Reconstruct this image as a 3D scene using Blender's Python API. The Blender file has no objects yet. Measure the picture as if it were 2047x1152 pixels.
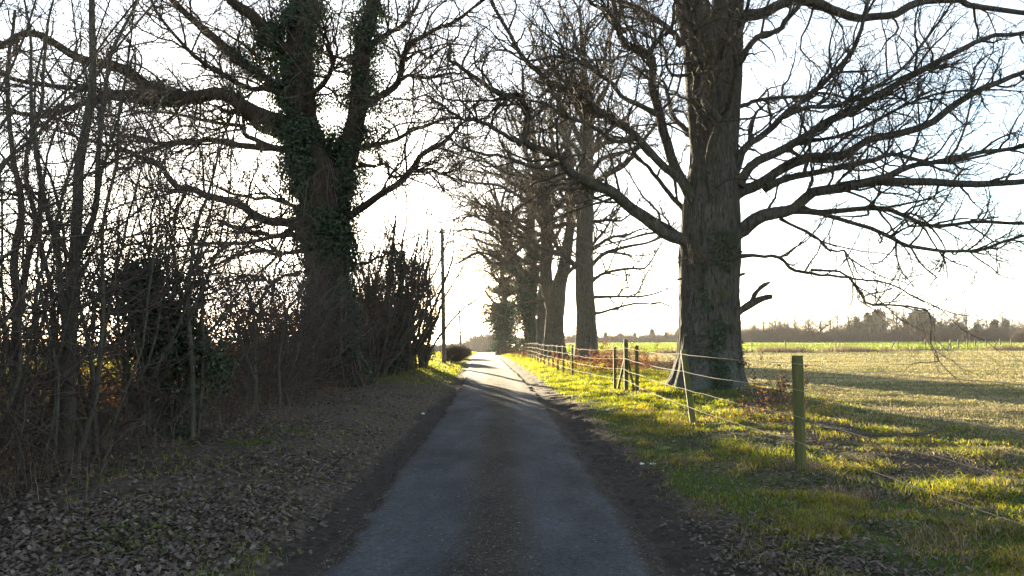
import bpy, math
import numpy as np
from math import radians, sin, cos, pi

SC = bpy.context.scene
COL = SC.collection

# ------------------------------------------------------------------ camera, world, sun, exposure
F, CX, CY, PITCH, CAMZ = 1606.0, 1023.5, 576.0, radians(3.63), 1.7
HAZE = 0.00014
SUN_AZ, SUN_EL = radians(-13.5), radians(5.0)      # azimuth from +Y, negative = left
cam_d = bpy.data.cameras.new('camera')
cam = bpy.data.objects.new('camera', cam_d); COL.objects.link(cam)
cam.location = (0, 0, CAMZ); cam.rotation_euler = (pi/2 + PITCH, 0, 0)
cam_d.sensor_width = 36.0; cam_d.lens = F/2047*36; cam_d.clip_start = 0.05; cam_d.clip_end = 6000
SC.camera = cam
world = bpy.data.worlds.new('World'); SC.world = world; world.use_nodes = True
wn = world.node_tree.nodes; wl = world.node_tree.links
bg = wn['Background']; sky = wn.new('ShaderNodeTexSky')
sky.sky_type = 'NISHITA'; sky.sun_disc = False
sky.sun_elevation = SUN_EL; sky.sun_rotation = SUN_AZ
sky.air_density = .8; sky.dust_density = 0.5; sky.ozone_density = 1.4
veil = wn.new('ShaderNodeHueSaturation'); veil.inputs['Saturation'].default_value = .82   # thin high cloud pales the sky
wl.new(sky.outputs[0], veil.inputs['Color'])
wtc = wn.new('ShaderNodeTexCoord'); wmp = wn.new('ShaderNodeMapping'); wmp.inputs['Scale'].default_value = (1.0, 1.0, 3.2); wl.new(wtc.outputs['Generated'], wmp.inputs[0])
wno = wn.new('ShaderNodeTexNoise'); wno.inputs['Scale'].default_value = 2.6; wno.inputs['Detail'].default_value = 7; wno.inputs['Roughness'].default_value = .58; wno.inputs['Distortion'].default_value = .4; wl.new(wmp.outputs[0], wno.inputs['Vector'])
wrp = wn.new('ShaderNodeValToRGB'); wrp.color_ramp.elements[0].position = .40; wrp.color_ramp.elements[1].position = .68; wl.new(wno.outputs[0], wrp.inputs[0])
wbw = wn.new('ShaderNodeRGBToBW'); wl.new(sky.outputs[0], wbw.inputs[0]); wml = wn.new('ShaderNodeMath'); wml.operation = 'MULTIPLY'; wml.inputs[1].default_value = 1.25; wl.new(wbw.outputs[0], wml.inputs[0])
wfa = wn.new('ShaderNodeMath'); wfa.operation = 'MULTIPLY'; wfa.inputs[1].default_value = .6; wl.new(wrp.outputs[0], wfa.inputs[0])
wmx = wn.new('ShaderNodeMix'); wmx.data_type = 'RGBA'; wl.new(wfa.outputs[0], wmx.inputs[0]); wl.new(veil.outputs[0], wmx.inputs[6]); wl.new(wml.outputs[0], wmx.inputs[7])
wl.new(wmx.outputs[2], bg.inputs[0]); bg.inputs[1].default_value = 0.092
sun_d = bpy.data.lights.new('sun', 'SUN'); sun_d.energy = 5.0; sun_d.angle = radians(0.5)
sun_d.color = (1.0, 0.82, 0.54)
sun = bpy.data.objects.new('sun', sun_d); COL.objects.link(sun)
sun.location = (-40, 160, 30)
from mathutils import Vector
sv = Vector((sin(SUN_AZ)*cos(SUN_EL), cos(SUN_AZ)*cos(SUN_EL), sin(SUN_EL)))
sun.rotation_euler = sv.to_track_quat('Z', 'Y').to_euler()
SC.view_settings.view_transform = 'Standard'; SC.view_settings.look = 'None'
SC.view_settings.exposure = 3.0; SC.view_settings.gamma = 1
try:
    SC.cycles.max_bounces = 6; SC.cycles.diffuse_bounces = 3; SC.cycles.glossy_bounces = 2
    SC.cycles.transmission_bounces = 4; SC.cycles.transparent_max_bounces = 4; SC.cycles.volume_bounces = 0
    SC.cycles.use_denoising = True
except Exception: pass

# ------------------------------------------------------------------ helpers
def P(x, y, Y):
    """the point of the place that lies at depth Y along the sight line through a photo pixel"""
    u = (x-CX)/F; v = (CY-y)/F
    dy = cos(PITCH)-v*sin(PITCH); dz = sin(PITCH)+v*cos(PITCH)
    return np.array((u/dy*Y, Y, CAMZ+dz/dy*Y))

def smooth(a, b, x):
    t = np.clip((x-a)/(b-a), 0, 1); return t*t*(3-2*t)

def _h(i, j, k):
    n = (i*374761393 + j*668265263 + k*1274126177) & 0xFFFFFFFF
    n = ((n ^ (n >> 13))*1274126177) & 0xFFFFFFFF
    return ((n ^ (n >> 16)) & 0xFFFF)/65535.0

def noise(x, y, z=0.0):
    x = np.asarray(x, float); y = np.asarray(y, float); z = np.zeros_like(x)+z
    xi = np.floor(x).astype(np.int64); yi = np.floor(y).astype(np.int64); zi = np.floor(z).astype(np.int64)
    fx, fy, fz = x-xi, y-yi, z-zi
    fx, fy, fz = [f*f*(3-2*f) for f in (fx, fy, fz)]
    r = 0
    for a in (0, 1):
        for b in (0, 1):
            for c in (0, 1):
                r = r + _h(xi+a, yi+b, zi+c)*(fx if a else 1-fx)*(fy if b else 1-fy)*(fz if c else 1-fz)
    return r*2-1

def fbm(x, y, z=0.0, oct=4):
    r = 0; a = 0.5; f = 1.0
    for o in range(oct):
        r = r + a*noise(x*f+o*17.3, y*f+o*5.1, z*f); a *= .5; f *= 2.03
    return r

def unit(v):
    return v/np.maximum(np.linalg.norm(v, axis=-1, keepdims=True), 1e-9)

class MB:
    """collects vertices and faces (quads or triangles) for ONE mesh"""
    def __init__(s): s.v = []; s.q = []; s.t = []; s.n = 0; s.ng = []
    def add(s, v, quads=None, tris=None):
        v = np.asarray(v, float).reshape(-1, 3)
        if quads is not None and len(quads): s.q.append(np.asarray(quads, np.int64).reshape(-1, 4)+s.n)
        if tris is not None and len(tris): s.t.append(np.asarray(tris, np.int64).reshape(-1, 3)+s.n)
        s.v.append(v); s.n += len(v); return s
    def build(s, name, mat, parent=None, origin=(0, 0, 0), smooth_shade=True):
        V = np.concatenate(s.v)-np.asarray(origin, float)
        Q = np.concatenate(s.q) if s.q else np.zeros((0, 4), np.int64)
        T = np.concatenate(s.t) if s.t else np.zeros((0, 3), np.int64)
        me = bpy.data.meshes.new(name)
        me.vertices.add(len(V)); me.vertices.foreach_set('co', V.astype(np.float32).ravel())
        nl = len(Q)*4+len(T)*3
        me.loops.add(nl); me.loops.foreach_set('vertex_index', np.concatenate((Q.ravel(), T.ravel())).astype(np.int32))
        me.polygons.add(len(Q)+len(T))
        ls = np.concatenate((np.arange(len(Q))*4, len(Q)*4+np.arange(len(T))*3)).astype(np.int32)
        me.polygons.foreach_set('loop_start', ls)
        if smooth_shade: me.polygons.foreach_set('use_smooth', np.ones(len(ls), bool))
        me.update(calc_edges=True); me.validate()
        me.materials.append(mat)
        o = bpy.data.objects.new(name, me); COL.objects.link(o)
        if parent is not None: o.parent = parent
        return o

def tag(o, label=None, cat=None, group=None, kind=None):
    if label: o['label'] = label
    if cat: o['category'] = cat
    if group: o['group'] = group
    if kind: o['kind'] = kind
    return o

def empty(name, loc, rz=0, sc=1):
    o = bpy.data.objects.new(name, None); COL.objects.link(o)
    o.location = loc; o.rotation_euler = (0, 0, rz); o.scale = (sc, sc, sc); o.empty_display_size = .2
    return o

def copy_tree(o, parent=None):
    c = o.copy(); COL.objects.link(c)
    if parent is not None: c.parent = parent
    for ch in list(o.children): copy_tree(ch, c)
    return c

# ---- branches
def catmull(pts, n):
    p = np.asarray(pts, float); p = np.vstack((2*p[0]-p[1], p, 2*p[-1]-p[-2]))
    m = len(p)-3; t = np.linspace(0, m-1e-6, n); i = t.astype(int); f = (t-i)[:, None]
    a, b, c, d = p[i], p[i+1], p[i+2], p[i+3]
    return .5*((2*b)+(c-a)*f+(2*a-5*b+4*c-d)*f*f+(3*b-a-3*c+d)*f**3)

def tube(mb, pts, rad, sides):
    """pts (N,K,3), rad (N,K) -> N open tapered tubes"""
    pts = np.asarray(pts, float); rad = np.asarray(rad, float)
    if pts.ndim == 2: pts = pts[None]; rad = rad[None]
    N, K, _ = pts.shape
    if N == 0: return
    T = np.empty_like(pts); T[:, 1:-1] = pts[:, 2:]-pts[:, :-2]; T[:, 0] = pts[:, 1]-pts[:, 0]; T[:, -1] = pts[:, -1]-pts[:, -2]
    T = unit(T); mean = np.abs(T.mean(1)); ref = np.eye(3)[np.argmin(mean, axis=1)][:, None, :]
    A = unit(np.cross(T, ref)); B = np.cross(T, A)
    th = np.arange(sides)*2*pi/sides
    ring = A[:, :, None, :]*np.cos(th)[None, None, :, None] + B[:, :, None, :]*np.sin(th)[None, None, :, None]
    V = pts[:, :, None, :]+ring*rad[:, :, None, None]
    n = np.arange(N)[:, None, None]*K*sides; k = np.arange(K-1)[None, :, None]*sides; s = np.arange(sides)[None, None, :]
    s2 = (s+1) % sides
    q = np.stack((n+k+s, n+k+s2, n+k+sides+s2, n+k+sides+s), -1)
    mb.add(V, q)

def grow(rng, S, D, L, r0, r1, K, wig, trop):
    N = len(S); pts = np.empty((N, K, 3)); pts[:, 0] = S; d = unit(D); st = (L/(K-1))[:, None]
    for k in range(1, K):
        d = unit(d+rng.normal(0, wig, (N, 3))+np.array((0, 0, trop)))
        pts[:, k] = pts[:, k-1]+d*st
    t = np.linspace(0, 1, K)[None]
    rad = r0[:, None]*(1-t)+r1[:, None]*t
    return pts, rad

def plen(pts): return np.linalg.norm(np.diff(pts, axis=1), axis=2).sum(1)

def spawn(rng, pts, rad, dens, lo, hi, amin, amax, upb=0.0):
    N, K, _ = pts.shape; L = plen(pts)
    n = rng.poisson(L*dens); idx = np.repeat(np.arange(N), n); M = len(idx)
    t = rng.uniform(lo, hi, M)*(K-1); i = np.minimum(t.astype(int), K-2); f = (t-i)[:, None]
    S = pts[idx, i]*(1-f)+pts[idx, i+1]*f; T = unit(pts[idx, i+1]-pts[idx, i])
    R = unit(np.cross(T, rng.normal(size=(M, 3)))); a = rng.uniform(amin, amax, M)[:, None]
    D = T*np.cos(a)+R*np.sin(a); D[:, 2] += upb
    r = rad[idx, i]*(1-f[:, 0])+rad[idx, i+1]*f[:, 0]
    return S, unit(D), r, t/(K-1)

def branchlets(rng, mb, mt, pts, rad, sc=1.0, d2=2.7, d3=3.7, d4=5.0, lo=.18, l2=(.9, 3.6), rmul=1.0, up=.12, wig=.26, s2=4):
    """side branches (mesh mb) and twigs (mesh mt) along parent branches"""
    S, D, r, t = spawn(rng, pts, rad, d2/sc, lo, 1.0, .45, 1.15, up)
    L = rng.uniform(l2[0], l2[1], len(S))*sc*(1.15-.5*t)
    r2 = np.minimum(r*.6, .040*sc*rmul)
    p2, q2 = grow(rng, S, D, L, r2, r2*.28, 9, wig, up*.45)
    # the tip of each parent goes on as a fan of branches
    E = np.repeat(pts[:, -1], 3, 0); ED = unit(np.repeat(pts[:, -1]-pts[:, -2], 3, 0)+rng.normal(0, .35, (len(pts)*3, 3)))
    er = np.repeat(np.minimum(rad[:, -1], .03*sc*rmul), 3)
    p2b, q2b = grow(rng, E, ED, rng.uniform(.6, 1.0, len(E))*l2[1]*sc*.8, er, er*.25, 9, wig, up*.4)
    p2 = np.concatenate((p2, p2b)); q2 = np.concatenate((q2, q2b))
    tube(mb, p2, q2, s2)
    S, D, r, t = spawn(rng, p2, q2, d3/sc, .12, 1.0, .4, 1.1, up)
    L = rng.uniform(.4, 1.25, len(S))*sc; r3 = np.minimum(r*.65, .0145*sc*rmul)
    p3, q3 = grow(rng, S, D, L, r3, r3*.4, 6, wig*1.1, up*.4)
    tube(mt, p3, q3, 3)
    S, D, r, t = spawn(rng, p3, q3, d4/sc, .15, 1.0, .4, 1.0, up)
    L = rng.uniform(.14, .5, len(S))*sc; r4 = np.minimum(r*.75, .0075*sc*rmul)
    p4, q4 = grow(rng, S, D, L, r4, r4*.55, 4, wig, up*.4)
    tube(mt, p4, q4, 3)
    return p2, p3, p4

def trunk(mb, pts, rad, sides=36, K=60, flare=.0, lump=.05, seed=0, fz=.6, lobes=6):
    """a fluted, lumpy trunk with root flare"""
    c = catmull(pts, K); r = np.interp(np.linspace(0, 1, K), np.linspace(0, 1, len(rad)), rad)
    T = unit(np.gradient(c, axis=0)); A = unit(np.cross(T, np.array((0, 1, 0.))+0*T)); B = np.cross(T, A)
    th = np.arange(sides)*2*pi/sides
    z = np.linalg.norm(c-c[0], axis=1)
    TH, Z = np.meshgrid(th, z)
    n = fbm(np.cos(TH)*1.6+seed, np.sin(TH)*1.6, Z*.55+seed*3.1, 4)
    fl = 1+flare*np.exp(-Z/fz)*(1+.5*np.cos(lobes*TH+seed)+.3*np.cos((lobes+3)*TH+seed*2))
    rg = noise(np.cos(TH)*7+seed, np.sin(TH)*7, Z*1.1+seed); rg2 = noise(np.cos(TH)*15+seed, np.sin(TH)*15, Z*3.1)
    ridge = .034*(1-2.2*np.abs(rg))+.010*rg2
    R = r[:, None]*fl*(1+lump*2*n+ridge)
    V = c[:, None]+A[:, None]*(R*np.cos(TH))[..., None]+B[:, None]*(R*np.sin(TH))[..., None]
    k = np.arange(K-1)[:, None]*sides; s = np.arange(sides)[None]; s2 = (s+1) % sides
    mb.add(V, np.stack((k+s, k+s2, k+sides+s2, k+sides+s), -1))
    return c, r

def leaves(mb, C, Nn, size, rng, asp=.8, fold=.25):
    """folded four-point leaves at C facing Nn"""
    M = len(C); Nn = unit(Nn); U = unit(np.cross(Nn, rng.normal(size=(M, 3)))); W = np.cross(Nn, U)
    s = (np.zeros(M)+size)[:, None]
    b = C-U*s*.5; tip = C+U*s*.5; l = C+W*s*.5*asp-U*s*.1+Nn*s*fold; r = C-W*s*.5*asp-U*s*.1+Nn*s*fold
    V = np.stack((b, r, tip, l), 1); i = np.arange(M)[:, None]*4
    mb.add(V, tris=np.concatenate((i+[0, 1, 2], i+[0, 2, 3]), 0))

def ivy_along(mb, rng, c, r, n, size=(.05, .1), out=.22, lo=0., hi=1., clump=1.6):
    """ivy leaves crowding round a stem of centres c and radii r, in clumps"""
    K = len(c); t = rng.uniform(lo, hi, n*2)*(K-1.001); i = t.astype(int); f = (t-i)[:, None]
    th = rng.uniform(0, 2*pi, n*2)
    T = unit(c[i+1]-c[i]); A = unit(np.cross(T, np.array((0, 1., 0.))+0*T)); B = np.cross(T, A)
    d = A*np.cos(th)[:, None]+B*np.sin(th)[:, None]
    base = c[i]*(1-f)+c[i+1]*f
    rr = r[i]*(1-f[:, 0])+r[i+1]*f[:, 0]
    p0 = base+d*rr[:, None]
    cl = fbm(p0[:, 0]*clump, p0[:, 1]*clump, p0[:, 2]*clump, 3)
    keep = np.argsort(-(cl+rng.uniform(-.16, .16, n*2)))[:n]
    o = np.abs(rng.normal(0, 1, n*2))*out*(.35+np.clip(cl+.4, 0, 1.2))
    C = (p0+d*o[:, None])[keep]; C += rng.normal(0, .04, C.shape)
    Nn = d[keep]+rng.normal(0, .55, C.shape)+np.array((0, 0, .25))
    leaves(mb, C, Nn, rng.uniform(size[0], size[1], len(C)), rng)

def blades(mb, p, h, w, rng, lean=.5):
    M = len(p); th = rng.uniform(0, 2*pi, M); fx = np.stack((np.cos(th), np.sin(th), 0*th), 1)
    la = rng.uniform(0, 2*pi, M); ld = np.stack((np.cos(la), np.sin(la), 0*la), 1)*(lean*rng.uniform(.1, 1, M)*h)[:, None]
    up = np.stack((0*h, 0*h, h), 1); w = (w*np.ones(M))[:, None]
    a = p-fx*w; b = p+fx*w; c = p+up*.55+ld*.3+fx*w*.7; d = p+up*.55+ld*.3-fx*w*.7; e = p+up*.95+ld
    V = np.stack((a, b, c, d, e), 1); i = np.arange(M)[:, None]*5
    mb.add(V, i+[0, 1, 2, 3], i+[3, 2, 4])

# ------------------------------------------------------------------ materials
def nodes(name):
    m = bpy.data.materials.new(name); m.use_nodes = True
    nt = m.node_tree; return m, nt, nt.nodes, nt.links, nt.nodes['Principled BSDF']

def ramp(N, stops):
    r = N.new('ShaderNodeValToRGB'); e = r.color_ramp.elements
    while len(e) < len(stops): e.new(.5)
    for i, (p, c) in enumerate(stops): e[i].position = p; e[i].color = (*c, 1)
    return r

def tex(N, L, scale, detail=5, rough=.6, stretch=None, dist=0.0, coord='Object'):
    tc = N.new('ShaderNodeTexCoord'); n = N.new('ShaderNodeTexNoise')
    n.inputs['Scale'].default_value = scale; n.inputs['Detail'].default_value = detail
    n.inputs['Roughness'].default_value = rough; n.inputs['Distortion'].default_value = dist
    src = tc.outputs[coord]
    if stretch:
        mp = N.new('ShaderNodeMapping'); mp.inputs['Scale'].default_value = stretch
        L.new(src, mp.inputs[0]); src = mp.outputs[0]
    L.new(src, n.inputs['Vector']); return n

def mixc(N, L, fac, a, b, mode='MIX'):
    m = N.new('ShaderNodeMix'); m.data_type = 'RGBA'; m.blend_type = mode
    for s, v in ((0, fac), (6, a), (7, b)):
        if hasattr(v, 'links') or hasattr(v, 'is_linked'): L.new(v, m.inputs[s])
        elif s == 0: m.inputs[0].default_value = v
        else: m.inputs[s].default_value = (*v, 1)
    return m.outputs[2]

def bark_mat(name, dark, light, moss, moss_amt=.5, lichen=None, bump=.9, scale=1.0):
    m, nt, N, L, B = nodes(name)
    n1 = tex(N, L, 14*scale, 6, .68, (1, 1, .17), 1.3); n2 = tex(N, L, 2.2*scale, 4); n3 = tex(N, L, 26*scale, 3, .6, (1, 1, .3))
    r1 = ramp(N, [(.36, dark), (.66, light)]); L.new(n1.outputs[0], r1.inputs[0])
    r2 = ramp(N, [(.62-.25*moss_amt, (0, 0, 0)), (.86-.2*moss_amt, (1, 1, 1))]); L.new(n2.outputs[0], r2.inputs[0])
    c = mixc(N, L, r2.outputs[0], r1.outputs[0], moss)
    if lichen:
        tc = N.new('ShaderNodeTexCoord'); sx = N.new('ShaderNodeSeparateXYZ'); L.new(tc.outputs['Object'], sx.inputs[0])
        n4 = tex(N, L, 8, 7, .75); mr = N.new('ShaderNodeMapRange'); mr.inputs[1].default_value = .5; mr.inputs[2].default_value = 3.2
        mr.inputs[3].default_value = .16; mr.inputs[4].default_value = -.1; L.new(sx.outputs[2], mr.inputs[0])
        ad = N.new('ShaderNodeMath'); L.new(n4.outputs[0], ad.inputs[0]); L.new(mr.outputs[0], ad.inputs[1])
        r4 = ramp(N, [(.56, (0, 0, 0)), (.68, (1, 1, 1))]); L.new(ad.outputs[0], r4.inputs[0])
        c = mixc(N, L, r4.outputs[0], c, lichen)
    L.new(c, B.inputs['Base Color']); B.inputs['Roughness'].default_value = .95; B.inputs['Specular IOR Level'].default_value = .2
    ad2 = N.new('ShaderNodeMath'); L.new(n1.outputs[0], ad2.inputs[0]); ml = N.new('ShaderNodeMath'); ml.operation = 'MULTIPLY'
    ml.inputs[1].default_value = .4; L.new(n3.outputs[0], ml.inputs[0]); L.new(ml.outputs[0], ad2.inputs[1])
    bp = N.new('ShaderNodeBump'); bp.inputs['Strength'].default_value = bump; bp.inputs['Distance'].default_value = .11
    L.new(ad2.outputs[0], bp.inputs['Height']); L.new(bp.outputs[0], B.inputs['Normal'])
    return m

def twig_mat(name, c1, c2):
    m, nt, N, L, B = nodes(name); g = N.new('ShaderNodeNewGeometry')
    r = ramp(N, [(0, c1), (1, c2)]); L.new(g.outputs['Random Per Island'], r.inputs[0]); L.new(r.outputs[0], B.inputs['Base Color'])
    B.inputs['Roughness'].default_value = .85; B.inputs['Specular IOR Level'].default_value = .25
    return m

def leaf_mat(name, stops, transl=.4, rough=.6, spec=.3, tint=(1.0, 1.0, 1.0), patch=None, stretch=None, gain=1.5):
    """leaves and grass: every blade its own tone, light passes through"""
    m, nt, N, L, B = nodes(name); g = N.new('ShaderNodeNewGeometry'); r = ramp(N, stops)
    if patch:
        n = tex(N, L, patch, 4, .6, stretch); a = N.new('ShaderNodeMath'); a.operation = 'MULTIPLY_ADD'
        L.new(n.outputs[0], a.inputs[0]); a.inputs[1].default_value = gain; a.inputs[2].default_value = -gain/2
        b = N.new('ShaderNodeMath'); L.new(a.outputs[0], b.inputs[0]); L.new(g.outputs['Random Per Island'], b.inputs[1])
        L.new(b.outputs[0], r.inputs[0])
    else: L.new(g.outputs['Random Per Island'], r.inputs[0])
    L.new(r.outputs[0], B.inputs['Base Color']); B.inputs['Roughness'].default_value = rough; B.inputs['Specular IOR Level'].default_value = spec
    t = N.new('ShaderNodeBsdfTranslucent'); L.new(mixc(N, L, 1.0, r.outputs[0], tint, 'MULTIPLY'), t.inputs[0])
    mx = N.new('ShaderNodeMixShader'); mx.inputs[0].default_value = transl
    L.new(B.outputs[0], mx.inputs[1]); L.new(t.outputs[0], mx.inputs[2]); L.new(mx.outputs[0], N['Material Output'].inputs[0])
    return m

def plain_mat(name, c1, c2, scale=8, rough=.8, stretch=None, bump=.2, metallic=0.0):
    m, nt, N, L, B = nodes(name); n = tex(N, L, scale, 5, .6, stretch); r = ramp(N, [(.3, c1), (.7, c2)])
    L.new(n.outputs[0], r.inputs[0]); L.new(r.outputs[0], B.inputs['Base Color']); B.inputs['Roughness'].default_value = rough
    B.inputs['Metallic'].default_value = metallic; B.inputs['Specular IOR Level'].default_value = .3
    bp = N.new('ShaderNodeBump'); bp.inputs['Strength'].default_value = bump; bp.inputs['Distance'].default_value = .02
    L.new(n.outputs[0], bp.inputs['Height']); L.new(bp.outputs[0], B.inputs['Normal'])
    return m

M = {}
M['oak_bark'] = bark_mat('oak_bark', (.020, .017, .014), (.128, .112, .092), (.055, .06, .026), .45, (.10, .112, .10))
M['row_bark'] = bark_mat('row_bark', (.024, .020, .015), (.14, .118, .09), (.06, .065, .032), .5)
M['ivy_bark'] = bark_mat('ivy_bark', (.020, .015, .011), (.075, .053, .038), (.05, .055, .025), .45)
M['hedge_bark'] = bark_mat('hedge_bark', (.045, .040, .032), (.14, .125, .10), (.075, .085, .04), .55, scale=2.5, bump=.5)
M['twig'] = twig_mat('oak_twig', (.055, .042, .031), (.115, .09, .066))
M['row_twig'] = twig_mat('row_twig', (.095, .068, .046), (.19, .14, .095))
M['hedge_twig'] = twig_mat('hedge_twig', (.05, .038, .032), (.12, .09, .07))
M['ivy'] = leaf_mat('ivy_leaf', [(0, (.012, .024, .010)), (.7, (.022, .042, .015)), (1, (.05, .07, .022))], .14, .42, .4, (1.2, 1.4, .4))
M['golden_leaf'] = leaf_mat('golden_leaf', [(0, (.10, .06, .03)), (.5, (.17, .105, .05)), (1, (.27, .18, .09))], .5, .7, .2, (1.7, 1.3, .5))
M['brown_leaf'] = leaf_mat('brown_leaf', [(0, (.09, .045, .028)), (.5, (.16, .08, .045)), (1, (.25, .14, .08))], .5, .7, .2, (1.2, .85, .5))
M['litter'] = leaf_mat('fallen_leaf', [(0, (.06, .042, .032)), (.5, (.125, .092, .072)), (.9, (.175, .132, .102)), (1, (.26, .205, .165))], .15, .75, .25)
M['grass'] = leaf_mat('verge_grass', [(0, (.055, .095, .016)), (.45, (.095, .14, .024)), (.75, (.15, .165, .035)), (1, (.24, .20, .085))], .55, .55, .3, (2.7, 2.3, .3), patch=.8)
M['straw'] = leaf_mat('pale_grass', [(0, (.085, .115, .03)), (.35, (.17, .18, .07)), (.65, (.29, .265, .14)), (1, (.44, .385, .25))], .42, .6, .25, (1.15, 1.05, .8), patch=.42, stretch=(.10, 1, 1), gain=3.4)
M['wheat'] = leaf_mat('wheat', [(0, (.06, .10, .018)), (1, (.11, .15, .028))], .5, .5, .3, (1.6, 1.45, .3))
M['dry_stem'] = leaf_mat('dry_stem', [(0, (.10, .065, .04)), (.6, (.20, .14, .085)), (1, (.34, .26, .17))], .3, .7, .2)
M['evergreen'] = leaf_mat('evergreen', [(0, (.018, .03, .014)), (1, (.045, .065, .026))], .2, .6, .3)
M['far_crown'] = twig_mat('far_twig', (.06, .048, .035), (.125, .10, .07))
M['scrub'] = twig_mat('scrub_twig', (.065, .042, .03), (.125, .082, .055))
M['post'] = plain_mat('weathered_post', (.05, .056, .018), (.125, .118, .042), 14, .85, (1, 1, .12), .5)
M['pole'] = plain_mat('pole_wood', (.09, .07, .05), (.16, .125, .09), 10, .85, (1, 1, .06), .4)
M['wire'] = plain_mat('fence_wire', (.22, .18, .155), (.34, .285, .245), 40, .9, None, 0)
M['cable'] = plain_mat('cable', (.03, .03, .03), (.05, .05, .05), 10, .6, None, 0)
M['ceramic'] = plain_mat('insulator', (.25, .22, .2), (.4, .38, .36), 10, .3, None, 0)
M['white'] = plain_mat('white_scrap', (.6, .58, .55), (.8, .78, .75), 30, .7, None, .2)
M['stone'] = plain_mat('pebble', (.07, .06, .05), (.17, .145, .12), 30, .85, None, .3)
# ------------------------------------------------------------------ ground
_ry = np.array([-200, 0, 6, 12, 22, 36, 52, 100, 165, 300, 1300.]); _rx = np.array([3, -.1, -.155, -.22, -.41, -.83, -1.53, -3.3, -5.65, -10.5, -46])
_yy = np.arange(-200, 1300, 1.0); _xx = np.convolve(np.pad(np.interp(_yy, _ry, _rx), 6, 'edge'), np.ones(13)/13, 'valid')
def xc(Y): return np.interp(Y, _yy, _xx)
HW = 1.25

def gz(x, Y):
    """height of the land, without small bumps"""
    x = np.asarray(x, float); Y = np.asarray(Y, float); xr = x-xc(Y)
    d = np.clip(Y-58, 0, 500); drop = -1.1*(d/107)**1.5; drop = np.maximum(drop, -4.5)
    right = smooth(4, 30, xr)
    z = drop*(1-right) + right*np.clip(.0062*(xr-8), 0, 1.6)*smooth(30, 120, Y)
    z = z - np.clip(.022*(-xr-7.5), 0, 3.2)
    z = z + .16*smooth(1.6, 3.4, -xr)*(1-smooth(6.5, 9, -xr)) + .10*smooth(1.7, 3.2, xr)*(1-smooth(6, 14, xr))
    z = z + .32*np.exp(-((x-6.0)**2+(Y-23.2)**2)/3.5)
    return z

def gh(x, Y):
    """land with the small bumps of verge, churned mud and field"""
    x = np.asarray(x, float); Y = np.asarray(Y, float); xr = x-xc(Y); near = 1-smooth(40, 70, Y)
    z = gz(x, Y)
    off = smooth(HW-.1, HW+.5, np.abs(xr))
    z = z + off*(.07*fbm(x*.9, Y*.9, 1.7, 3)+.05*fbm(x*3.3, Y*3.3, 4.2, 3)*near)
    mud = smooth(HW, HW+.2, xr)*(1-smooth(HW+.55, HW+1.0, xr))*(1-.8*smooth(16, 28, Y))*near
    z = z + mud*(.085*fbm(x*4.0, Y*5.5, 9.1, 3)-.05)
    mudl = smooth(HW, HW+.15, -xr)*(1-smooth(HW+.35, HW+.7, -xr))*near
    z = z + mudl*(.04*fbm(x*4.0, Y*4.0, 3.1, 3)-.035)
    z = z - .03*(1-off)
    return z

def axis(parts):
    return np.unique(np.concatenate([np.arange(a, b, s) for a, b, s in parts]))
gx = axis([(-900, -200, 50), (-200, -40, 8), (-40, -9, 1.0), (-9, 8, .07), (8, 20, .35), (20, 60, 1.2), (60, 200, 6), (200, 901, 50)])
gy = axis([(-160, -10, 15), (-10, 2, 1), (2, 18, .07), (18, 32, .12), (32, 70, .35), (70, 160, 1.5), (160, 400, 8), (400, 1250, 50)])
GX, GY = np.meshgrid(gx, gy); GZ = gh(GX, GY)
nx, ny = len(gx), len(gy)
i = np.arange(ny-1)[:, None]*nx; j = np.arange(nx-1)[None]
mb = MB(); mb.add(np.stack((GX, GY, GZ), -1), np.stack((i+j, i+j+1, i+nx+j+1, i+nx+j), -1))

m, nt, N, L, B = nodes('ground'); M['ground'] = m
at = N.new('ShaderNodeAttribute'); at.attribute_name = 'zone'; sp = N.new('ShaderNodeSeparateColor'); L.new(at.outputs['Color'], sp.inputs[0])
nA = tex(N, L, 14, 8, .7); nB = tex(N, L, 1.3, 5); nC = tex(N, L, 45, 4, .7); nF = tex(N, L, .16, 6, .6, (1, .45, 1))
lit = ramp(N, [(.32, (.045, .034, .026)), (.5, (.105, .08, .06)), (.68, (.21, .165, .13))]); L.new(nA.outputs[0], lit.inputs[0])
gra = ramp(N, [(.3, (.045, .065, .018)), (.6, (.085, .115, .03)), (.8, (.13, .13, .05))]); L.new(nA.outputs[0], gra.inputs[0])
stw = ramp(N, [(.32, (.085, .095, .035)), (.5, (.15, .135, .07)), (.7, (.25, .205, .12))]); L.new(nF.outputs[0], stw.inputs[0])
mud = ramp(N, [(.3, (.035, .028, .023)), (.7, (.10, .08, .064))]); L.new(nA.outputs[0], mud.inputs[0])
def edge(sock):
    a = N.new('ShaderNodeMath'); a.operation = 'MULTIPLY_ADD'; L.new(nB.outputs[0], a.inputs[0]); a.inputs[1].default_value = .9; a.inputs[2].default_value = -.45
    b = N.new('ShaderNodeMath'); L.new(a.outputs[0], b.inputs[0]); L.new(sock, b.inputs[1])
    r = ramp(N, [(.38, (0, 0, 0)), (.62, (1, 1, 1))]); L.new(b.outputs[0], r.inputs[0]); return r.outputs[0]
c = mixc(N, L, edge(sp.outputs[1]), lit.outputs[0], gra.outputs[0])
c = mixc(N, L, edge(sp.outputs[2]), c, stw.outputs[0])
c = mixc(N, L, edge(sp.outputs[0]), c, mud.outputs[0])
L.new(c, B.inputs['Base Color']); B.inputs['Roughness'].default_value = 1; B.inputs['Specular IOR Level'].default_value = .1
bp = N.new('ShaderNodeBump'); bp.inputs['Strength'].default_value = .8; bp.inputs['Distance'].default_value = .05
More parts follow.
